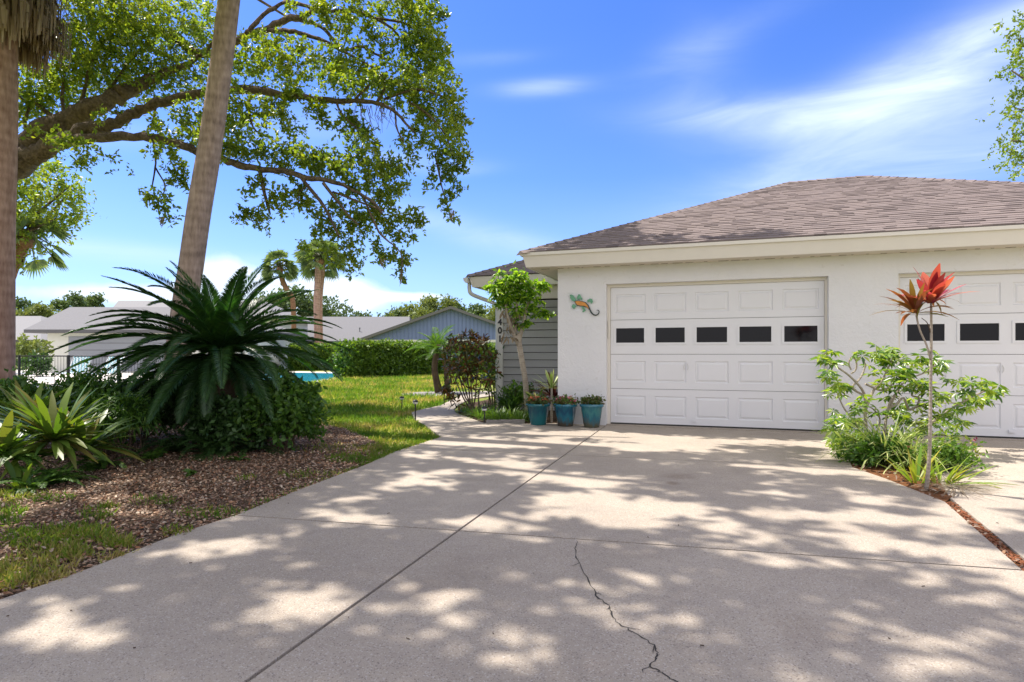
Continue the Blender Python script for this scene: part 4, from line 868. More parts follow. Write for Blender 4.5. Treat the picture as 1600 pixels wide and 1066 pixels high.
# narrow-leaved bush
c = gz(198, 6.35); n = 330; u = rdir(n, rp); u[:, 2] = np.abs(u[:, 2])*1.0-.25
pos = c+np.array([0, 0, .42])+u*np.array([.27, .27, .36])*(rp.random((n, 1))**.4)
lf = scatter(strip(.10, 1.5, 4), np.repeat(pos, 4, 0), unit(np.repeat(u, 4, 0)*1.0+rdir(n*4, rp)*.9+np.array([0, 0, .4])), unit(rdir(n*4, rp)*.4+np.array([0, 0, 1])), rp.uniform(.09, .17, n*4))
stm = MB()
for k in range(14): stm.tube([c+np.r_[rp.normal(size=2)*.06, 0], c+np.r_[rp.normal(size=2)*.13, .45]], [.007, .004], 4)
plant('rounded_bush', 'rounded bush of narrow arching leaves between the bromeliads and cycad', 'shrub', c, [('leaves', lf, M['fern']), ('stems', stm.vf(), M['bark_dark'])])
def shrub(name, label, c, rad, n, nl, size, m_, tmpl=LEAF, stems=8, group=None, up=.5, spread=.1, sm=None, hollow=.45, r=rp, cat='shrub'):
    u = rdir(n, r); u[:, 2] = np.where(u[:, 2] < -.6, -u[:, 2], u[:, 2]); rad = np.array(rad)
    lump = 1+.22*np.sin(u[:, 0:1]*5+c[0]*7)*np.cos(u[:, 1:2]*4+c[1]*5)
    cen_ = np.array(c)+np.array([0, 0, rad[2]*.95])+u*rad*(r.random((n, 1))**hollow)*lump
    s_ = MB()
    for k in range(stems):
        e_ = cen_[r.integers(n)]; b_ = np.array(c)+np.r_[r.normal(size=2)*rad[0]*.12, -.05]; s_.tube(smooth_line([b_, b_*.5+e_*.5+r.normal(size=3)*.04, e_], 3), list(np.linspace(.014, .005, 7)), 5)
    return plant(name, label, cat, c, [('leaves', sprigs(cen_, nl, spread, size, up, tmpl, r), m_), ('stems', s_.vf(), sm or M['bark_dark'])], group)
shrub('leafy_shrub', 'dense green shrub at the right foot of the cycad beside the lawn', gz(446, 7.0), (.44, .40, .42), 620, 9, .07, M['fern'], spread=.09)
shrub('leafy_shrub', 'low green shrub behind the largest bromeliad', gz(130, 7.1), (.62, .35, .46), 560, 9, .06, M['fern'])
shrub('leafy_shrub', 'low green shrub at the foot of the skirted palm at the far left', gz(20, 7.0), (.6, .35, .44), 480, 9, .06, M['fern'])
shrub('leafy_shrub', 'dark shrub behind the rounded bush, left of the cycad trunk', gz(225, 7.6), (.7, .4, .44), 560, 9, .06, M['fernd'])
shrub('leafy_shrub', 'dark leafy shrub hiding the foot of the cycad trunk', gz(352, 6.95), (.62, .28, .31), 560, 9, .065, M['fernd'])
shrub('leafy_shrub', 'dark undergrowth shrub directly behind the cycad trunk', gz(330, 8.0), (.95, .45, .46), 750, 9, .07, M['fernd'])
shrub('leafy_shrub', 'sunlit yellow-green shrub seen through the gap under the right cycad fronds', gz(420, 10.5), (.4, .3, .28), 200, 8, .07, M['hedge'])
shrub('leafy_shrub', 'green shrub between the largest bromeliad and the rounded bush', gz(160, 6.6), (.34, .25, .36), 340, 9, .06, M['fern'])
# bed by the wing
tree = thing('umbrella_tree', 'small tree with a bright green umbrella crown in front of the grey siding', 'tree', (-3.27, 10.2, 0))
tt_ = MB(); 
def wt(pts, rad, mb, Z=None, n=8): mb.tube(smooth_line([P(a, b, 10.72) if Z is None else P(a, b, Z) for a, b in pts], 4), list(np.interp(np.linspace(0, 1, (len(pts)-1)*4+1), np.linspace(0, 1, len(rad)), rad)), n)
wt([(825, 655), (823, 620), (820, 590), (815, 560), (811, 535), (812, 520)], [.06, .052, .05, .05], tt_)
wt([(811, 540), (800, 515), (793, 495), (790, 475), (786, 460)], [.045, .035, .03], tt_); wt([(812, 528), (818, 505), (822, 485), (830, 465)], [.04, .03, .025], tt_); wt([(805, 520), (806, 500), (808, 470)], [.03, .025, .02], tt_)
obj('trunk', tt_.vf(), M['bark_pale'], tree, smooth=True)
rq = np.random.default_rng(51); n = 230
bl = [(770,448,14),(785,440,16),(800,436,18),(820,442,18),(838,448,14),(848,450,7),(790,456,18),(812,462,20),(832,470,14),(772,462,10),(796,476,14),(818,482,15),(838,488,10),(850,487,7),(856,492,5),(806,495,9),(783,476,8),(822,500,8),(812,510,6)]
cen_ = oakblobs(bl, lambda x, y: 10.72, 9, rq, 0)
lo = sprigs(cen_, 1, .01, .15, r=rq, tmpl=PALM7)
nn_ = len(cen_); crown_v = scatter(PALM7, cen_, unit(rdir(nn_, rq)*np.array([1, 1, .3])), unit(rdir(nn_, rq)*.5+np.array([0, 0, 1])), rq.uniform(.09, .16, nn_))
obj('crown', joinvf(crown_v, sprigs(cen_, 3, .07, .09, .8, OVAL, rq)), M['treeleaf'], tree)
hb = scatter(strip(.25, .9, 4), np.array([P(rq.uniform(785, 812), rq.uniform(480, 530), 10.7) for _ in range(60)]), unit(rdir(60, rq)*.5+np.array([0, 0, -1])), rdir(60, rq), rq.uniform(.08, .18, 60))
obj('dead_leaves', hb, M['drygrass'], tree)
# croton
c = gz(740, 11.45); rq = np.random.default_rng(52)
blc = [(712,548,22),(735,545,24),(755,548,18),(705,575,18),(728,575,24),(752,575,20),(768,560,10),(705,600,14),(745,598,16),(765,590,12),(718,530,14),(738,528,12),(757,535,10),(700,620,9),(712,628,9),(697,560,10)]
cen_ = oakblobs(blc, lambda x, y: 11.4, 5.5, rq, 0); cs_ = MB()
for a in [(722,605),(715,590),(735,600),(745,595),(755,600),(728,580),(708,600)]: cs_.tube(smooth_line([P(742+rq.uniform(-8, 10), 645, 11.4), P((a[0]+740)/2, 622, 11.4), P(a[0], a[1]-15, 11.4)], 3), list(np.linspace(.020, .009, 7)), 6)
plant('croton', 'bushy croton with dark red and green leaves left of the grey wall', 'shrub', c, [('leaves', sprigs(cen_, 8, .10, .12, .4, strip(.30, .5, 3), rq), M['croton']), ('stems', cs_.vf(), M['bark_oak'])])
# green shrub behind croton at post, climbing plant, pygmy date palms
shrub('leafy_shrub', 'light green shrub between the croton and the numbered corner post', gz(770, 12.6), (.3, .3, .62), 160, 8, .07, M['hedge'])
pd = thing('date_palm', 'pygmy date palm with two slim dark trunks on the lawn behind the croton', 'palm tree', G(692, 613))
for pts, rr_ in (([(686, 613), (682, 595), (679, 575), (682, 552)], [.13, .10, .09, .09]), ([(700, 613), (698, 595), (697, 575), (698, 560)], [.09, .075, .07, .07])):
    m_ = MB(); wt(pts, rr_, m_, 17.4); obj('trunk', m_.vf(), M['bark_dark'], pd, smooth=True)
out = []
for k in range(46):
    cc = P(682 if k % 2 else 698, 553 if k % 2 else 560, 17.4); e_ = rq.uniform(.35, 1.45); v, f = frond_vf(rq.uniform(.8, 1.25), e_, e_-1.3, 30, .20, .022, .3, rq, 60, True, .01); a = rq.random()*2*PI
    R_ = np.array([[math.cos(a), -math.sin(a), 0], [math.sin(a), math.cos(a), 0], [0, 0, 1]]); out.append((v@R_.T+cc, f))
obj('fronds', joinvf(*out), M['fern'], pd)
def tuft(c, label, n, L, w, m_, name='grass_clump', group=None, e=(.5, 1.5), curl=1.4, base=.05):
    return plant(name, label, 'plant', c, [('blades', rosette(c, n, L, w, rp, e, curl, base), m_)], group)
LG = 'lilyturf clumps edging the planting bed'
for px_, Z_, lb in [(784, 10.15, 'lilyturf clump just right of the black path light at the bed corner'), (814, 10.0, 'lilyturf clump left of the teal pot'), (742, 10.9, 'pale lilyturf clump below the croton stems'), (764, 10.7, 'lilyturf clump behind the path light in the bed'), (800, 10.5, 'lilyturf clump in front of the umbrella tree trunk'), (728, 11.6, 'lilyturf clump at the left end of the bed by the walkway'), (752, 10.45, 'pale lilyturf clump behind the walkway joint'), (774, 11.0, 'lilyturf clump at the foot of the numbered corner post'), (772, 10.3, 'lilyturf clump between the path light and the middle of the edging'), (830, 10.4, 'lilyturf clump behind the teal pot'), (760, 11.4, 'lilyturf clump behind the croton stems')]:
    tuft(gz(px_, Z_), lb, 120, .30, .012, M['liriope'], 'lilyturf', LG)
tuft(gz(797, 11.0), 'tall dark strappy plant at the foot of the grey siding', 90, .62, .03, M['fernd'], 'strappy_plant', None, (.7, 1.5), .9)
shrub('leafy_shrub', 'low dark green shrub in front of the grey siding', gz(808, 11.1), (.4, .25, .3), 200, 8, .06, M['fern'])
c = gz(862, 9.75, .0); mm = MB(); mm.tube([c, c+np.array([.0, 0, .55])], [.02, .018], 6)
plant('dracaena', 'spiky pale dracaena against the pillar, behind the pots', 'plant', c, [('leaves', rosette(c+np.array([0, 0, .55]), 26, .34, .035, rp, (-.1, 1.3), .3, .01), M['spider']), ('stem', mm.vf(), M['bark_pale'])])
c = gz(864, 10.5, .35); plant('cordyline', 'dark red broad-leaved cordyline in the corner by the pillar', 'plant', c, [('leaves', rosette(c, 22, .55, .11, rp, (.2, 1.4), .8, .02), leafm('dark_red_leaves', [(.06, .012, .015), (.10, .02, .02), (.03, .04, .012)], .2, .3))])
c = gz(838, 10.2, .25); plant('bromeliad', 'yellow-green bromeliad behind the teal pot', 'plant', c, [('leaves', rosette(c, 24, .36, .06, rp, (.2, 1.3), .8, .02), M['brom'])])
ed = MB(); e1_ = wkB+np.array([.03, .02]); e2_ = G(820, 661.5)[:2]; dd = (e2_-e1_)/3
for k in range(3):
    a, b = e1_+dd*k+dd*.01, e1_+dd*(k+.985); nn = np.array([-dd[1], dd[0]])/np.linalg.norm(dd)*.05; ed.prism(ccw([tuple(a), tuple(b), tuple(b+nn), tuple(a+nn)]), -.05, .045+.006*k)
tag(obj('edging_stones', ed.vf(), M['gravel']), 'row of low concrete edging blocks along the planting bed', 'edging')
# path lights
def path_light(g, label, h=.32):
    t = thing('path_light', label, 'path light', g, 'black stake lights along the walkway')
    obj('stake', MB().tube([g+np.array([0, 0, -.05]), g+np.array([0, 0, h*.82])], [.012, .012], 8).vf(), M['black'], t)
    hd = obj('lamp_head', MB().lathe([(.0, h+.01), (.048, h-.018), (.052, h-.026), (.03, h-.035), (.028, h-.07), (.012, h-.075)], g, 16).vf(), M['black'], t, smooth=True)
    obj('lens', MB().lathe([(.0, h-.036), (.04, h-.036), (.036, h-.068), (.0, h-.068)], g, 14).vf(), M['gutter'], hd, smooth=True)
path_light(G(628, 638), 'black path light in the lawn, farthest left of the walkway', .24); path_light(G(649, 657), 'black path light at the near left bend of the walkway', .34)
path_light(G(694, 633), 'black path light in front of the date palm'); path_light(G(757, 660.5), 'black path light at the corner of the planting bed', .26)
# ------------------------------------------------------------------ island plants
sb = MB()
def pl(pts, w0, w1, Z=6.6, mb=sb): 
    q = [P(a[0], a[1], a[2] if len(a) > 2 else Z) for a in pts]; l_ = smooth_line(q, 4); mb.tube(l_, list(np.linspace(w0, w1, len(l_))), 6)
pl([(1362,735),(1355,690),(1352,650),(1350,615),(1330,590),(1310,575),(1296,565)], .022, .008); pl([(1352,640),(1365,610),(1378,595),(1395,560)], .018, .008); pl([(1350,618),(1332,606),(1345,590),(1352,572),(1350,565)], .013, .006)
pl([(1330,578),(1326,568),(1331,558),(1338,565),(1337,578),(1330,584)], .009, .009); pl([(1365,740),(1380,690),(1385,650),(1392,625),(1405,610)], .02, .009); pl([(1385,640),(1400,632),(1412,622),(1420,640),(1432,635),(1436,622),(1425,618),(1430,605),(1440,595)], .012, .010)
pl([(1370,740),(1420,690),(1470,650),(1510,625),(1540,610)], .018, .007); pl([(1420,640),(1450,632),(1490,630),(1530,640)], .010, .006); pl([(1355,690),(1335,660),(1320,640),(1310,620)], .013, .006); pl([(1358,700),(1375,660),(1365,640),(1350,635),(1330,640)], .01, .006)
pl([(1365,700),(1340,690),(1320,670)], .012, .006); pl([(1385,650),(1410,600),(1450,580),(1470,560)], .012, .006); pl([(1352,600),(1380,610),(1405,590)], .013, .008)
scb = [(1284,562,10),(1300,552,13),(1308,568,10),(1292,585,8),(1305,596,12),(1312,612,12),(1300,612,9),(1322,600,8),(1305,645,12),(1315,660,16),(1325,680,16),(1310,690,10),(1345,685,12),(1335,640,8),
(1372,552,14),(1385,545,14),(1392,560,16),(1378,570,10),(1345,553,8),(1398,580,16),(1412,590,16),(1425,575,14),(1440,560,14),(1450,555,12),(1456,572,14),(1440,595,14),(1468,580,10),(1420,605,12),(1400,605,12),(1386,620,10),(1470,565,8),
(1500,608,12),(1520,602,12),(1535,598,12),(1548,605,10),(1558,612,8),(1515,625,14),(1530,630,10),(1500,640,10),(1465,625,12),(1480,645,14),(1495,660,14),(1470,665,14),(1450,640,12),(1485,675,12),(1462,690,12),(1540,622,8),(1450,610,10),(1440,660,12),(1300,665,14),(1320,700,16),(1340,665,12),(1345,700,14),(1370,700,14),(1400,640,14),(1420,650,14),(1430,680,14),(1400,690,14),(1455,660,14),(1375,600,12),(1360,580,10),(1410,560,10),(1478,600,10),(1330,715,12),(1365,720,12),(1350,630,14),(1375,645,14),(1400,655,14),(1330,655,12),(1425,630,12),(1455,625,12),(1380,675,14),(1440,700,12)]
rq = np.random.default_rng(61); cen_ = oakblobs(scb, lambda x, y: 6.6+.5*math.sin(x*.05)*math.cos(y*.07), 17, rq, 0); nn_ = len(cen_)
lv = scatter(palmate(8, .32, .25), cen_, unit(rdir(nn_, rq)*np.array([1, 1, .3])), unit(rdir(nn_, rq)*.6+np.array([0, -.15, 1])), rq.uniform(.07, .12, nn_))
c = gz(1362, 6.6)
plant('schefflera', 'sprawling schefflera with pale twisted branches in the island bed between the garage doors', 'shrub', c, [('leaves', lv, M['sched']), ('branches', sb.vf(), M['bark_pale'])])
ti = thing('ti_plant', 'tall ti plant with two bare stems and red-orange leaf tufts in the island bed', 'plant', gz(1449, 4.93))
ts_ = MB(); pl([(1446,775),(1450,740),(1453,690),(1454,620),(1455,540),(1455,470)], .017, .0085, 4.93, ts_)
obj('stem', ts_.vf(), M['bark_pale'], ti, smooth=True)
ts_ = MB(); pl([(1454,562),(1448,540),(1437,515),(1430,485)], .008, .007, 4.93, ts_); obj('stem', ts_.vf(), M['bark_pale'], ti, smooth=True)
ts_ = MB(); pl([(1454,520),(1449,505),(1440,497)], .004, .003, 4.93, ts_); obj('twig', ts_.vf(), M['bark_dark'], ti, smooth=True)
r6 = np.random.default_rng(66)
obj('leaf_tuft', rosette(P(1455, 474, 4.93), 26, .33, .082, r6, (.35, 1.5), .6, .01), M['red'], ti); obj('leaf_tuft', rosette(P(1430, 490, 4.93), 26, .31, .045, r6, (.1, 1.5), 1.0, .01), M['redgreen'], ti)
obj('drooping_leaves', rosette(P(1455, 470, 4.93), 9, .26, .022, r6, (-.1, .5), 1.3, .01), M['redgreen'], ti)
SG = 'blade-leaved plants in the island bed'
tuft(gz(1385, 6.1), 'variegated spider plant with arching pale blades under the schefflera', 130, .72, .016, M['spider'], 'spider_plant', SG, (.8, 1.5), 1.5)
tuft(gz(1425, 5.9), 'dense variegated blade clump behind the ti plant stem', 110, .60, .015, M['spider'], 'spider_plant', SG, (.5, 1.5), 1.7)
tuft(gz(1432, 5.25), 'yellow-green spiky plant left of the ti plant stem', 26, .36, .03, M['yellowblade'], 'spiky_plant', SG, (.6, 1.45), .5)
tuft(gz(1470, 5.15), 'green and yellow spiky plant right of the ti plant stem', 26, .34, .028, M['yellowblade'], 'spiky_plant', SG, (.4, 1.4), .6)
tuft(gz(1500, 5.3), 'small tuft with long leaves lying out over the neighbouring paving', 12, .40, .022, M['yellowblade'], 'spiky_plant', SG, (.05, .6), .7)
tuft(gz(1492, 4.9, .02), 'withered grey-brown blades spilling from the island bed on to the paving', 80, .34, .008, M['drygrass'], 'dry_clump', None, (.0, .5), .9)
shrub('leafy_shrub', 'low dark green shrub at the left rim of the island bed', gz(1342, 6.25), (.26, .22, .16), 150, 8, .06, M['sched'], tmpl=NARROW)
shrub('leafy_shrub', 'low dark shrub in the middle of the island bed under the spider plant', gz(1375, 6.0), (.30, .2, .13), 150, 8, .06, M['fern'])
shrub('leafy_shrub', 'small-leaved low shrub at the right rim of the island bed', gz(1480, 5.7), (.24, .2, .14), 160, 8, .045, M['liriope'])
c = gz(1518, 6.0, .0); plant('seedling', 'small pink-tipped seedling at the right rim of the island bed', 'plant', c, [('leaves', sprigs(c+rp.normal(size=(14, 3))*.05+np.array([0, 0, .16]), 4, .04, .05, r=rp), M['yellowblade']), ('stems', MB().tube([c, c+np.array([.02, 0, .22])], .004, 4).tube([c, c+np.array([-.05, 0, .18])], .004, 4).vf(), M['bark_dark']), ('tip', sprigs((c+np.array([.03, 0, .24]))[None], 8, .03, .035, r=rp), M['flower_pink'])])
# ------------------------------------------------------------------ litter and grass
rl = np.random.default_rng(71)
def litter(n, pts, size=(.012, .034), z=-.012):
    m_ = len(pts); d = unit(np.c_[rl.normal(size=(m_, 2)), rl.normal(size=m_)*.25]); nn_ = unit(np.c_[rl.normal(size=(m_, 2))*.55, np.ones(m_)])
    return scatter(OVAL, np.c_[pts, z+rl.random(m_)*.012], d, nn_, rl.uniform(*size, m_))
lo_, hi_ = np.min(lp, 0), np.max(lp, 0)
def rand_in(poly, n, dens_fn=None, bounds=None):
    lo, hi = (np.min(poly, 0), np.max(poly, 0)) if bounds is None else bounds; q = rl.uniform(lo, hi, (n, 2)); q = q[inpoly(q, poly)]
    return q
q = rand_in(lp, 170000, bounds=(np.array([-8.5, .8]), np.array([-1.5, 9]))); x_, y_, z_ = pix(np.c_[q, np.zeros(len(q))]); q = q[(z_ > .8)&(x_ > -150)&(rl.random(len(q)) < np.clip(5.5/np.maximum(z_, 1), .25, 1))]
isl = [tuple(p) for p in islandL+isR]
qi = rand_in(isl, 900); t_ = rl.random(260)[:, None]*3.2; qs = s1+ds*t_+rl.uniform(-.006, .055, (260, 1))*np.array([1, .15])
lit = joinvf(litter(0, q), litter(0, qi, (.03, .06), -.003), litter(0, qs, (.02, .035), -.01))
tag(obj('fallen_leaves', lit, M['litter']), 'brown fallen oak leaves covering the ground left of the driveway', 'leaf litter', kind='stuff')
st = MB(); sp_ = []
for k in range(420):
    t = rl.random()*3.4; a = s1+ds*t+rl.uniform(.005, .06)*np.array([1, .1]); an = rl.normal()*.6+math.atan2(ds[1], ds[0]); d_ = np.array([math.cos(an), math.sin(an)])*rl.uniform(.01, .03); st.tube([(*(a-d_), -.006), (*(a+d_), -.002)], .0035, 4)
tag(obj('strip_debris', st.vf(), plain('pine_debris', (.22, .075, .03), .9, var=.5, scale=40)), 'line of rusty brown debris filling the joint between the two driveways', 'debris', kind='stuff')
struct('strip_soil', MB().prism(ccw([tuple(s1+np.array([-.005, 0])), tuple(s1+ds*6), tuple(s1+ds*6+np.array([.1, .02])), tuple(G(1486, 780)[:2])]), -.06, -.012).vf(), M['mulch'])
tw = MB()
for k in range(70):
    i_ = rl.integers(len(q)); a = rl.random()*6.3; L_ = rl.uniform(.04, .16); tw.tube([(q[i_][0], q[i_][1], -.0), (q[i_][0]+math.cos(a)*L_, q[i_][1]+math.sin(a)*L_, .004)], .003, 4)
for px_, py_ in [(545,965),(640,1000),(212,1013),(110,955),(14,963),(1013,841),(1560,818),(1060,822),(1440,917),(1388,998),(605,803),(450,787),(770,990),(300,880),(1280,720),(1172,691),(1100,1010)]:
    g = G(px_, py_); a = rl.random()*6.3; L_ = rl.uniform(.008, .022); tw.tube([(g[0], g[1], .003), (g[0]+math.cos(a)*L_, g[1]+math.sin(a)*L_, .005)], .0022, 4)
tag(obj('twigs', tw.vf(), M['bark_dark']), 'small dark twigs scattered over the leaves and paving', 'twigs', kind='stuff')
# grass
lawnpoly = gpoly([(612, 710), (688, 684), (666, 666), (648, 656), (641, 645), (662, 638), (692, 631), (722, 613), (760, 600), (760, 583), (530, 590), (470, 600), (380, 612), (400, 640), (470, 656), (540, 670), (592, 692)])
def grass(pts, h, wd=.16):
    m_ = len(pts); d = unit(np.c_[rl.normal(size=(m_, 2))*.45, np.ones(m_)]); return scatter((np.array([(-wd*.5,0,0),(wd*.5,0,0),(wd*.25,.6,.12),(0,1,.4),(-wd*.25,.6,.12)]), np.array([(0,1,2,3,4)])), np.c_[pts, np.full(m_, -.03)], d, rdir(m_, rl), h)
q = rand_in(lawnpoly, 400000); Zq = pix(np.c_[q, np.zeros(len(q))])[2]
gr_ = G(690, 614)[:2]; nogr = np.linalg.norm(q-gr_, axis=1) > 1.0+.25*np.sin(np.arctan2(q[:, 1]-gr_[1], q[:, 0]-gr_[0])*5)+.15*rl.random(len(q)); keep = nogr & (rl.random(len(q)) < np.clip((8.5/np.maximum(Zq, 1))**2.0, .02, 1)); q = q[keep]; Zq = Zq[keep]
print('grass', len(q))
gA = grass(q, rl.uniform(.035, .075, len(q))*np.clip(Zq/9, 1, 2.2))
tufts = []
for (x, y, rx, ry, n) in [(150,800,30,10,160),(60,840,60,20,800),(130,830,50,14,700),(185,845,30,9,400),(110,860,40,12,400),(60,880,60,18,500),(20,770,30,8,300),(5,900,30,20,300),(240,860,20,6,120),(170,790,14,4,100),(560,715,50,8,900),(600,700,40,8,900),(520,700,60,8,250),(280,830,30,8,120),(470,740,40,6,120),(40,905,50,10,250),(380,745,20,5,60),(10,800,30,20,400),(100,900,40,10,200),(200,870,50,10,220),(330,800,60,10,160),(60,775,60,8,250),(560,738,60,8,160),(240,780,40,8,120)]:
    for k in range(n):
        a = rl.random()*2*PI; rr = rl.random()**.6; tufts.append(G(x+rx*rr*math.cos(a), max(y+ry*rr*math.sin(a), 640))[:2])
tufts = np.array(tufts); tufts = tufts[inpoly(tufts, lp)]
gB = grass(tufts, rl.uniform(.03, .07, len(tufts)))
# blades creeping over the driveway edge
ql = []
for i in range(5, 9):
    a, b = edgeL[i], edgeL[i+1]; k = 500 if i > 6 else 120; t = rl.random((k, 1)); ql.append(a+(b-a)*t+rl.normal(size=(k, 2))*.03+np.array([-.04, .03]))
gC = grass(np.vstack(ql), rl.uniform(.03, .06, sum(map(len, ql))))
tag(obj('grass', joinvf(gA, gB, gC), M['grass']), 'short patchy green grass beside the driveway and walkway', 'grass', kind='stuff')
# ------------------------------------------------------------------ background
def box_hedge(a, b, h, w_, label, n, seed, m_=M['hedge']):
    r = np.random.default_rng(seed); a = np.array(a); b = np.array(b); d = (b-a); L_ = np.linalg.norm(d); d /= L_; nrm = np.array([d[1], -d[0]])
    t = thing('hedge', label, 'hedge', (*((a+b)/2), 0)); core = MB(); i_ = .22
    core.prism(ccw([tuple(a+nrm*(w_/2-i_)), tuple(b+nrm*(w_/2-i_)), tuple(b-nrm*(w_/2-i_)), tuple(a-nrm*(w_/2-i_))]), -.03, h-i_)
    obj('shade_core', core.vf(), M['hedge_core'], t)  # solid near-black block stands for the shade between the leaves
    s = r.random(n); u = r.random(n)*L_; v = (r.random(n)-.5)*w_; z = r.random(n)*h; f = r.random(n)
    top_ = f < .3; fr = (f >= .3) & (f < .85); z = np.where(top_, h, z); v = np.where(fr, w_/2, v); u = np.where(f > .95, 0, u); u = np.where((f > .9) & (f <= .95), L_, u)
    q = np.c_[a[0]+d[0]*u+nrm[0]*v, a[1]+d[1]*u+nrm[1]*v, z]+r.normal(size=(n, 3))*.07+np.outer(.10*wob(u, z*3, 2.2), np.r_[nrm, .4])
    obj('leaves', sprigs(q, 5, .12, .13, .5, OVAL, r), m_, t)
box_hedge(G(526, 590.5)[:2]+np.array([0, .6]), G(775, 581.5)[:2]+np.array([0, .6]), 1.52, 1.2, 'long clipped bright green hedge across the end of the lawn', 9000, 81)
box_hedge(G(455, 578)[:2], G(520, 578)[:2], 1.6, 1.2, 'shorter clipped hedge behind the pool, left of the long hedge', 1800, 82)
def gable_house():
    Z = 62; t = thing('neighbour_house', 'blue-grey house with a wide low gable behind the hedge', 'house', P(704, HOR, Z)*np.array([1, 1, 0]))
    fz = lambda a, b, dz=0: P(a, b, Z+dz)
    c = fz(704, 483); l = fz(566, 531); r = fz(842, 531); g0 = fz(566, 575); g1 = fz(842, 575)
    w_ = MB(); bk = FV*14
    w_.add([l, c, r, l+bk, c+bk, r+bk], [(0, 2, 1), (3, 4, 5), (0, 1, 4, 3), (1, 2, 5, 4), (0, 3, 5, 2)]); obj('gable', w_.vf(), M['bluewall'], t)
    gr = MB()
    for k in range(46):
        x0 = 566+k*6.0; s = 1-abs(x0-704)/138; 
        if s > .03: a = P(x0, 530, Z-.03); b = P(x0, 530-46*s, Z-.03); gr.tube([a, b], .035, 4)
    obj('battens', gr.vf(), M['bluewall'], t)
    w2 = MB(); w2.add([P(575, 531.5, Z+.5), P(833, 531.5, Z+.5), P(833, 571, Z+.5), P(575, 571, Z+.5)], [(0, 1, 2, 3)]); w2.add([P(575, 531.5, Z+.5), P(575, 571, Z+.5), P(575, 571, Z+.5)+bk, P(575, 531.5, Z+.5)+bk], [(0, 1, 2, 3)])
    obj('wall', w2.vf(), M['whitewall'], t)
    rb = MB(); th = np.array([0, 0, .28])
    for a, b in ((fz(558, 534.5, -.7), fz(704, 482.5, -.7)), (fz(850, 534.5, -.7), fz(704, 482.5, -.7))):
        rb.add([a, b, b+th, a+th, a+bk*1.1, b+bk*1.1, b+bk*1.1+th, a+bk*1.1+th], [(0, 1, 2, 3), (3, 2, 6, 7), (0, 4, 5, 1), (0, 3, 7, 4)])
    obj('roof', rb.vf(), M['farroof'], t)
    obj('trim_board', MB().quad(P(566, 531, Z-.1), P(842, 531, Z-.1), P(842, 535, Z-.1), P(566, 535, Z-.1)).vf(), M['whitewall'], t)
gable_house()
def slope_house(label, x0, x1, yr, ye, Zr, Ze, rm, wm, ridge=None, door=None, wx=None, hipL=0, hipR=0, vents=()):
    """long house seen from its eave side: ridge from x0+hipL.. at depth Zr, eave at depth Ze"""
    t = thing('neighbour_house', label, 'house', P((x0+x1)/2, HOR, Ze)*np.array([1, 1, 0]))
    e0_, e1_ = P(x0, ye, Ze), P(x1, ye, Ze); k = Zr/Ze
    r0_ = P(x0+hipL, yr, Zr); r1_ = P(x1-hipR, yr, Zr); bk0 = e0_+2*(Zr-Ze)*FV; bk1 = e1_+2*(Zr-Ze)*FV
    m_ = MB(); m_.add([e0_, e1_, r1_, r0_, bk0, bk1], [(0, 1, 2, 3), (0, 3, 4), (1, 5, 2), (3, 2, 5, 4)]); obj('roof', m_.vf(), rm, t)
    th = np.array([0, 0, -.2]); f_ = MB(); f_.add([e0_, e1_, e1_+th, e0_+th, bk0, bk0+th, bk1, bk1+th], [(0, 3, 2, 1), (0, 4, 5, 3), (1, 2, 7, 6), (3, 5, 7, 2)]); obj('fascia', f_.vf(), M['fascia2'], t)
    wx = wx or x0+10; a = P(wx, ye, Ze)+FV*.6; b = P(x1-12, ye, Ze)+FV*.6; a[2] -= .15; b[2] -= .15; a0_, b0_ = a.copy(), b.copy(); a0_[2] = b0_[2] = -.03; bk = FV*(2*(Zr-Ze)-1.2)
    w_ = MB(); w_.add([a0_, b0_, b, a, a0_+bk, b0_+bk, b+bk, a+bk], [(0, 1, 2, 3), (0, 3, 7, 4), (1, 5, 6, 2)]); obj('wall', w_.vf(), wm, t)
    if door:
        d0 = P(door[0], HOR, Ze)+FV*.57; d1 = P(door[1], HOR, Ze)+FV*.57; mm = MB(); h0, h1 = .05, 2.15
        mm.quad((*d0[:2], h0), (*d1[:2], h0), (*d1[:2], h1), (*d0[:2], h1))
        dd_ = obj('garage_door', mm.vf(), M['greydoor'], t); ln = MB()
        for i in range(1, 5):
            z_ = h0+(h1-h0)*i/5; q0 = d0-FV*.01; q1 = d1-FV*.01; ln.quad((*q0[:2], z_), (*q1[:2], z_), (*q1[:2], z_+.03), (*q0[:2], z_+.03))
        obj('panel_groove', ln.vf(), M['fascia2'], dd_)
    for (vx, s_) in vents:
        base_ = (e0_*(1-s_)+r0_*s_)*(1-vx)+(e1_*(1-s_)+r1_*s_)*vx; obj('roof_vent', MB().tube([base_, base_+np.array([0, 0, .45])], .06, 8).tube([base_+np.array([0, 0, .38]), base_+np.array([0, 0, .5])], .10, 8).vf(), M['farroof2'], t)
    return t
slope_house('white house with a dark-edged grey hip roof behind the pool fence', 37, 392, 480, 515, 41, 36, M['farroof'], M['whitewall'], door=(96, 255), wx=62, hipL=72, hipR=60)
slope_house('pale-roofed house at the far left behind the skirted palm trunk', -160, 64, 494, 531, 75, 66, M['farroof2'], M['whitewall'], wx=-140, hipL=30)
slope_house('house with a light grey roof rising just above the cycad fronds', 165, 432, 470, 494, 66, 60, M['farroof2'], M['whitewall'], hipL=20, hipR=20)
slope_house('low house with a long pale grey roof left of the blue gable', 380, 640, 495, 533, 80, 70, M['farroof'], M['whitewall'], wx=400, vents=((.45, .6), (.7, .35), (.33, .5)))
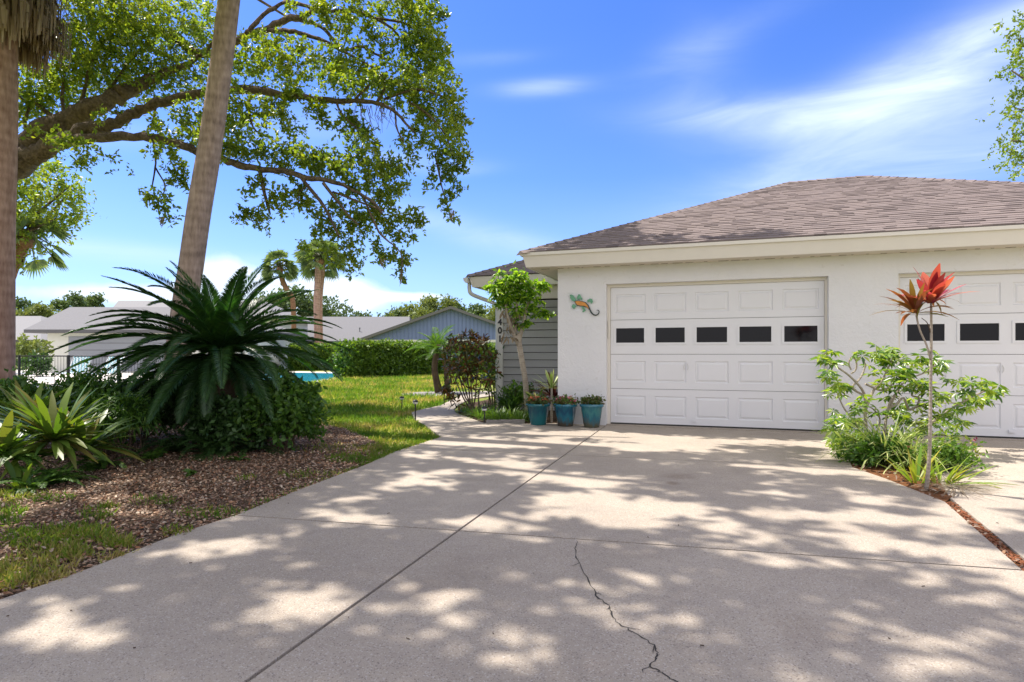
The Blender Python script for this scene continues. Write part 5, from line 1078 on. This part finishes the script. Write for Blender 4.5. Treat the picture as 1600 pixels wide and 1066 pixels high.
slope_house('farther pale roof peeking over the low grey-roofed house', 445, 680, 502, 515, 98, 92, M['farroof2'], M['whitewall'], vents=((.35, .7),))
# far trees
def far_tree(px, ytop, w_, Z, label, m_, seed, n=520, ybot=548, group='trees on the skyline behind the houses', lumps=7, size=.34, trunkx=None, th=.16):
    r = np.random.default_rng(seed); k = Z/F_PX; W_ = w_*k; zt = CAMH+(HOR-ytop)*k; zb = max(1.5, CAMH+(HOR-ybot)*k); c = P(px, HOR, Z)*np.array([1, 1, 0])
    t = thing('tree', label, 'tree', c, group); cen_ = []; lim = MB(); tb0 = c+np.array([0, 0, -.1]); hub = c+np.array([0, 0, zb+(zt-zb)*.25]); lim2 = []
    for j in range(lumps):
        a = r.random()*2*PI; f = r.random(); lc = np.array([math.cos(a)*W_*.32, math.sin(a)*W_*.3, zb+(zt-zb)*(.25+.55*f)]); lr = W_*r.uniform(.16, .27)
        if j == 0: lc = np.array([0, 0, zt-W_*.2])
        m = n//lumps; u = rdir(m, r)*(r.random((m, 1))**.5)*np.array([1, 1, .75]); cen_.append(c+lc+u*lr); lim2.append((hub, c+lc))
    cen_ = np.vstack(cen_); lim.tube([tb0, c+np.array([0, 0, zb*.6]), hub], [th*1.4, th, th*.8], 8); 
    for a, b in lim2: lim.tube(smooth_line([a, (a+b)/2+r.normal(size=3)*.2, b], 3), list(np.linspace(th*.5, th*.15, 7)), 5)
    obj('trunk', lim.vf(), M['bark_dark'], t, smooth=True); obj('crown', sprigs(cen_, 9, size*1.6, size, .6, OVAL, r), m_, t); return t
ft = [(120, 455, 60, 95, 'dark thin tree above the white house roof, left of the cycad fronds', 0), (62, 473, 60, 85, 'rounded yellow-green tree over the far left roof', 1), (30, 466, 40, 110, 'dark sparse tree behind the rounded yellow-green tree', 0), (150, 458, 50, 100, 'thin treetop behind the left cycad fronds', 0), (400, 462, 60, 90, 'low green tree behind the short leaning palm', 0), (455, 446, 85, 85, 'taller green tree between the two distant palms', 0), (520, 466, 90, 90, 'spreading green tree right of the thick distant palm', 0), (565, 488, 60, 95, 'small dark tree at the end of the left tree line', 0),
      (608, 484, 70, 95, 'low green tree at the left end of the group behind the blue gable', 0), (640, 474, 70, 92, 'green tree left of the tallest tree behind the blue gable', 1), (676, 460, 70, 90, 'tallest tree behind the blue gable', 1), (715, 470, 60, 92, 'tree right above the peak of the blue gable', 0), (745, 472, 60, 95, 'tree behind the right slope of the blue gable', 0), (780, 476, 70, 88, 'yellow-green tree behind the numbered corner post', 1)]
for i, (x, y, w_, Z, lb, k) in enumerate(ft): far_tree(x, y, w_*1.25, Z, lb, M['fartree2'] if k else M['fartree'], 200+i, n=600, size=.42)
# trees at the left and right edges
def side_tree(name, label, bl, Z, m_, base, seed, dens, size, limbs, hubs):
    r = np.random.default_rng(seed); t = thing(name, label, 'tree', base); cen_ = oakblobs(bl, lambda x, y: Z, dens, r, 2.0)
    lm_ = MB(); hub = np.array(P(*hubs, Z)); lm_.tube(smooth_line([np.array(base)+np.array([0, 0, -.1]), np.array(base)*.6+hub*.4+np.array([.2, 0, 0]), hub], 4), list(np.linspace(.32, .2, 9)), 10)
    for a, b in limbs: e_ = P(a, b, Z); lm_.tube(smooth_line([hub, (hub+e_)/2+r.normal(size=3)*.25, e_], 4), list(np.linspace(.14, .02, 9)), 6)
    obj('trunk', lm_.vf(), M['bark_oak'], t, smooth=True); obj('crown', sprigs(cen_, 10, size*1.9, size, .5, LEAF, r), m_, t)
side_tree('oak_tree', 'yellow-green oak farther back between the skirted palm and the oak limb', [(45,280,26),(75,275,24),(100,285,22),(55,310,30),(90,315,28),(118,320,16),(60,345,26),(30,300,24),(35,340,24),(90,345,18),(125,300,10),(110,345,12),(45,370,20),(30,385,16),(35,412,10),(55,395,10),(20,270,20),(-20,330,50),(-40,280,40),(-60,380,40),(85,262,12)], 22, M['oakleaf'], G(-60, 604), 301, 3.2, .15, [(60,300),(100,310),(30,350),(90,340),(110,290),(-30,330),(40,400)], (-50, 430))
side_tree('oak_tree', 'leafy tree overhanging the roof at the right edge', [(1585,40,14),(1600,60,16),(1575,55,8),(1590,75,12),(1595,25,8),(1562,38,4),(1585,100,16),(1600,110,14),(1575,115,12),(1565,118,6),(1595,130,8),(1582,150,5),(1590,145,6),(1572,175,10),(1590,170,12),(1585,185,8),(1600,190,14),(1562,218,9),(1575,215,11),(1590,215,14),(1585,235,14),(1595,250,14),(1580,245,8),(1600,225,20),(1600,150,14),(1558,258,4),(1640,60,50),(1650,150,60),(1640,230,50),(1720,100,70),(1720,210,70),(1780,40,70)], 19, M['oakleaf'], P(1760, HOR, 19)*np.array([1, 1, 0]), 302, 2.4, .11, [(1590,60),(1580,110),(1590,170),(1580,220),(1595,245),(1700,60),(1750,30)], (1740, 260))
def sabal(label, px, yc, R, Z, trunk, wd, seed, tm, n=44, boots=True, extra=None):
    r = np.random.default_rng(seed); b_ = P(trunk[-1][0], HOR, Z)*np.array([1, 1, 0]); t = thing('cabbage_palm', label, 'palm tree', b_, 'distant cabbage palms'); k = Z/F_PX
    pts = [P(a, b, Z) for a, b in trunk]+[np.array([*P(trunk[-1][0]+2, 0, Z)[:2], -.05])]; l_ = smooth_line(pts, 4)
    obj('trunk', MB().tube(l_, list(np.full(len(l_), wd*.5*k)), 10).vf(), tm, t, smooth=True)
    if boots: p0 = pts[0]; p1 = pts[0]*.8+pts[1]*.2; obj('boots', MB().tube(smooth_line([p0+np.array([0, 0, .3]), p0, p1], 3), list(np.interp(range(7), [0, 3, 6], [wd*.3*k, wd*.75*k, wd*.55*k])), 10).vf(), M['boot'], t, smooth=True)
    cv, sv_ = fan_palm_crown(P(px, yc, Z), R*k, n, r); obj('crown', cv, M['fan'], t); obj('leaf_stalks', sv_, M['rachis'], t)
sabal('small distant palm leaning left above the cycad', 437, 415, 32, 52, [(437, 422), (442, 440), (451, 458), (458, 475)], 8, 401, M['boot'], 40)
sabal('thick distant palm with a pale straight trunk', 501, 402, 41, 46, [(498, 408), (497, 430), (495, 478)], 10, 402, M['bark_palm2'], 50)
sabal('second palm trunk pressed against the thick distant palm', 506, 400, 36, 46.8, [(506, 410), (504, 435), (501, 478)], 6, 404, M['bark_palm2'], 30)
sabal('palm half hidden by the skirted palm trunk at the left', 45, 372, 62, 22, [(38, 378), (26, 400), (14, 430), (5, 470)], 20, 403, M['boot'], 34)
# fence and loungers by the pool
fn = thing('pool_fence', 'black metal pool fence behind the left plants', 'fence', P(100, HOR, 20.5)*np.array([1, 1, 0]))
rl_ = MB(); a, b = P(-80, 556.5, 20.5), P(330, 556.5, 20.5); rl_.tube([a, b], .022, 6); a2, b2 = a.copy(), b.copy(); a2[2] = b2[2] = .06; rl_.tube([a2, b2], .018, 6); obj('rail', rl_.vf(), M['black'], fn)
for x in (-50, 30, 107, 185, 262, 325): p = P(x, 556, 20.5); obj('post', MB().box(p[0]-.03, p[0]+.03, p[1]-.03, p[1]+.03, -.05, p[2]+.02).vf(), M['black'], fn)
pk = MB(); 
for k in range(90):
    t = k/89; p = a+(b-a)*t; pk.box(p[0]-.004, p[0]+.004, p[1]-.004, p[1]+.004, .06, a[2])
obj('pickets', pk.vf(), M['black'], fn)
webm, wn, wb, _ = newmat('blue_white_webbing'); ck_ = wn.n('ShaderNodeTexChecker'); ck_.inputs['Scale'].default_value = 16; wn.l(coords(wn), ck_.inputs[0]); ck_.inputs[1].default_value = (.75, .8, .82, 1); ck_.inputs[2].default_value = (.12, .40, .50, 1); wn.l(ck_.outputs[0], wb.inputs['Base Color'])
M['whitemetal'] = plain('white_frame', (.8, .8, .8), .4)
def lounger():
    t = thing('pool_lounger', 'white-framed pool lounger with blue and white webbing, leftmost behind the fence', 'lounger', (0, 0, 0), 'loungers on the pool deck')
    f = MB()
    for s in (-.32, .32): f.tube([(s, 0, .36), (s, 1.3, .36)], .022, 6); f.tube([(s, 1.25, .36), (s, 1.72, 1.02)], .022, 6)
    f.tube([(-.32, 1.72, 1.02), (.32, 1.72, 1.02)], .022, 6); f.tube([(-.32, 0, .36), (.32, 0, .36)], .022, 6); obj('frame', f.vf(), M['whitemetal'], t)
    for s in (-.32, .32):
        for y in (.15, 1.2): obj('leg', MB().tube([(s, y, 0), (s, y, .36)], .02, 6).vf(), M['whitemetal'], t)
    obj('seat', MB().box(-.30, .30, .02, 1.26, .355, .375).vf(), webm, t)
    obj('backrest', MB().add([(-.3, 1.28, .38), (.3, 1.28, .38), (.3, 1.70, 1.0), (-.3, 1.70, 1.0), (-.3, 1.30, .36), (.3, 1.30, .36), (.3, 1.72, .98), (-.3, 1.72, .98)], [(0, 1, 2, 3), (4, 7, 6, 5), (0, 4, 5, 1), (3, 2, 6, 7)]).vf(), webm, t)
    return t
lg = lounger(); pp = G(34, 600)
lg.location = tuple(P(30, HOR, 22.5)*np.array([1, 1, 0])); lg.rotation_euler = (0, 0, YAW+PI/2*.75)
l2 = copy_tree(lg, P(98, HOR, 22.5)*np.array([1, 1, 0]), YAW+.25); l2['label'] = 'pool lounger behind the fence post, with its tall backrest facing the camera'
l3 = copy_tree(lg, P(128, HOR, 22)*np.array([1, 1, 0]), YAW-.1); l3['label'] = 'pool lounger partly hidden by the left tips of the cycad fronds'
shrub('leafy_shrub', 'yellow-green shrub in front of the far left house, above the loungers', P(48, HOR, 33)*np.array([1, 1, 0]), (.9, .9, 1.0), 160, 8, .22, M['fartree2'], spread=.25)
shrub('leafy_shrub', 'dark shrub on the pool deck between the loungers', P(58, HOR, 30)*np.array([1, 1, 0]), (.9, .6, .5), 140, 8, .2, M['fernd'], spread=.25)
# garden edge: climbing plant on the post
cl = MB(); rv = np.random.default_rng(91)
for x in (779, 781): 
    pts = [P(x+rv.normal()*1.2, y, 12.35) for y in range(620, 528, -12)]; cl.tube(smooth_line(pts, 3), .010, 5)
cl2 = scatter(LEAF, np.array([P(779+rv.normal()*4, rv.uniform(540, 615), 12.3) for _ in range(30)]), rdir(30, rv), rdir(30, rv), rv.uniform(.08, .14, 30))
plant('climbing_vine', 'dark vine climbing the corner post under the house number', 'plant', (-4.22, 11.5, 0), [('stem', cl.vf(), M['bark_dark']), ('leaves', cl2, M['fernd'])])
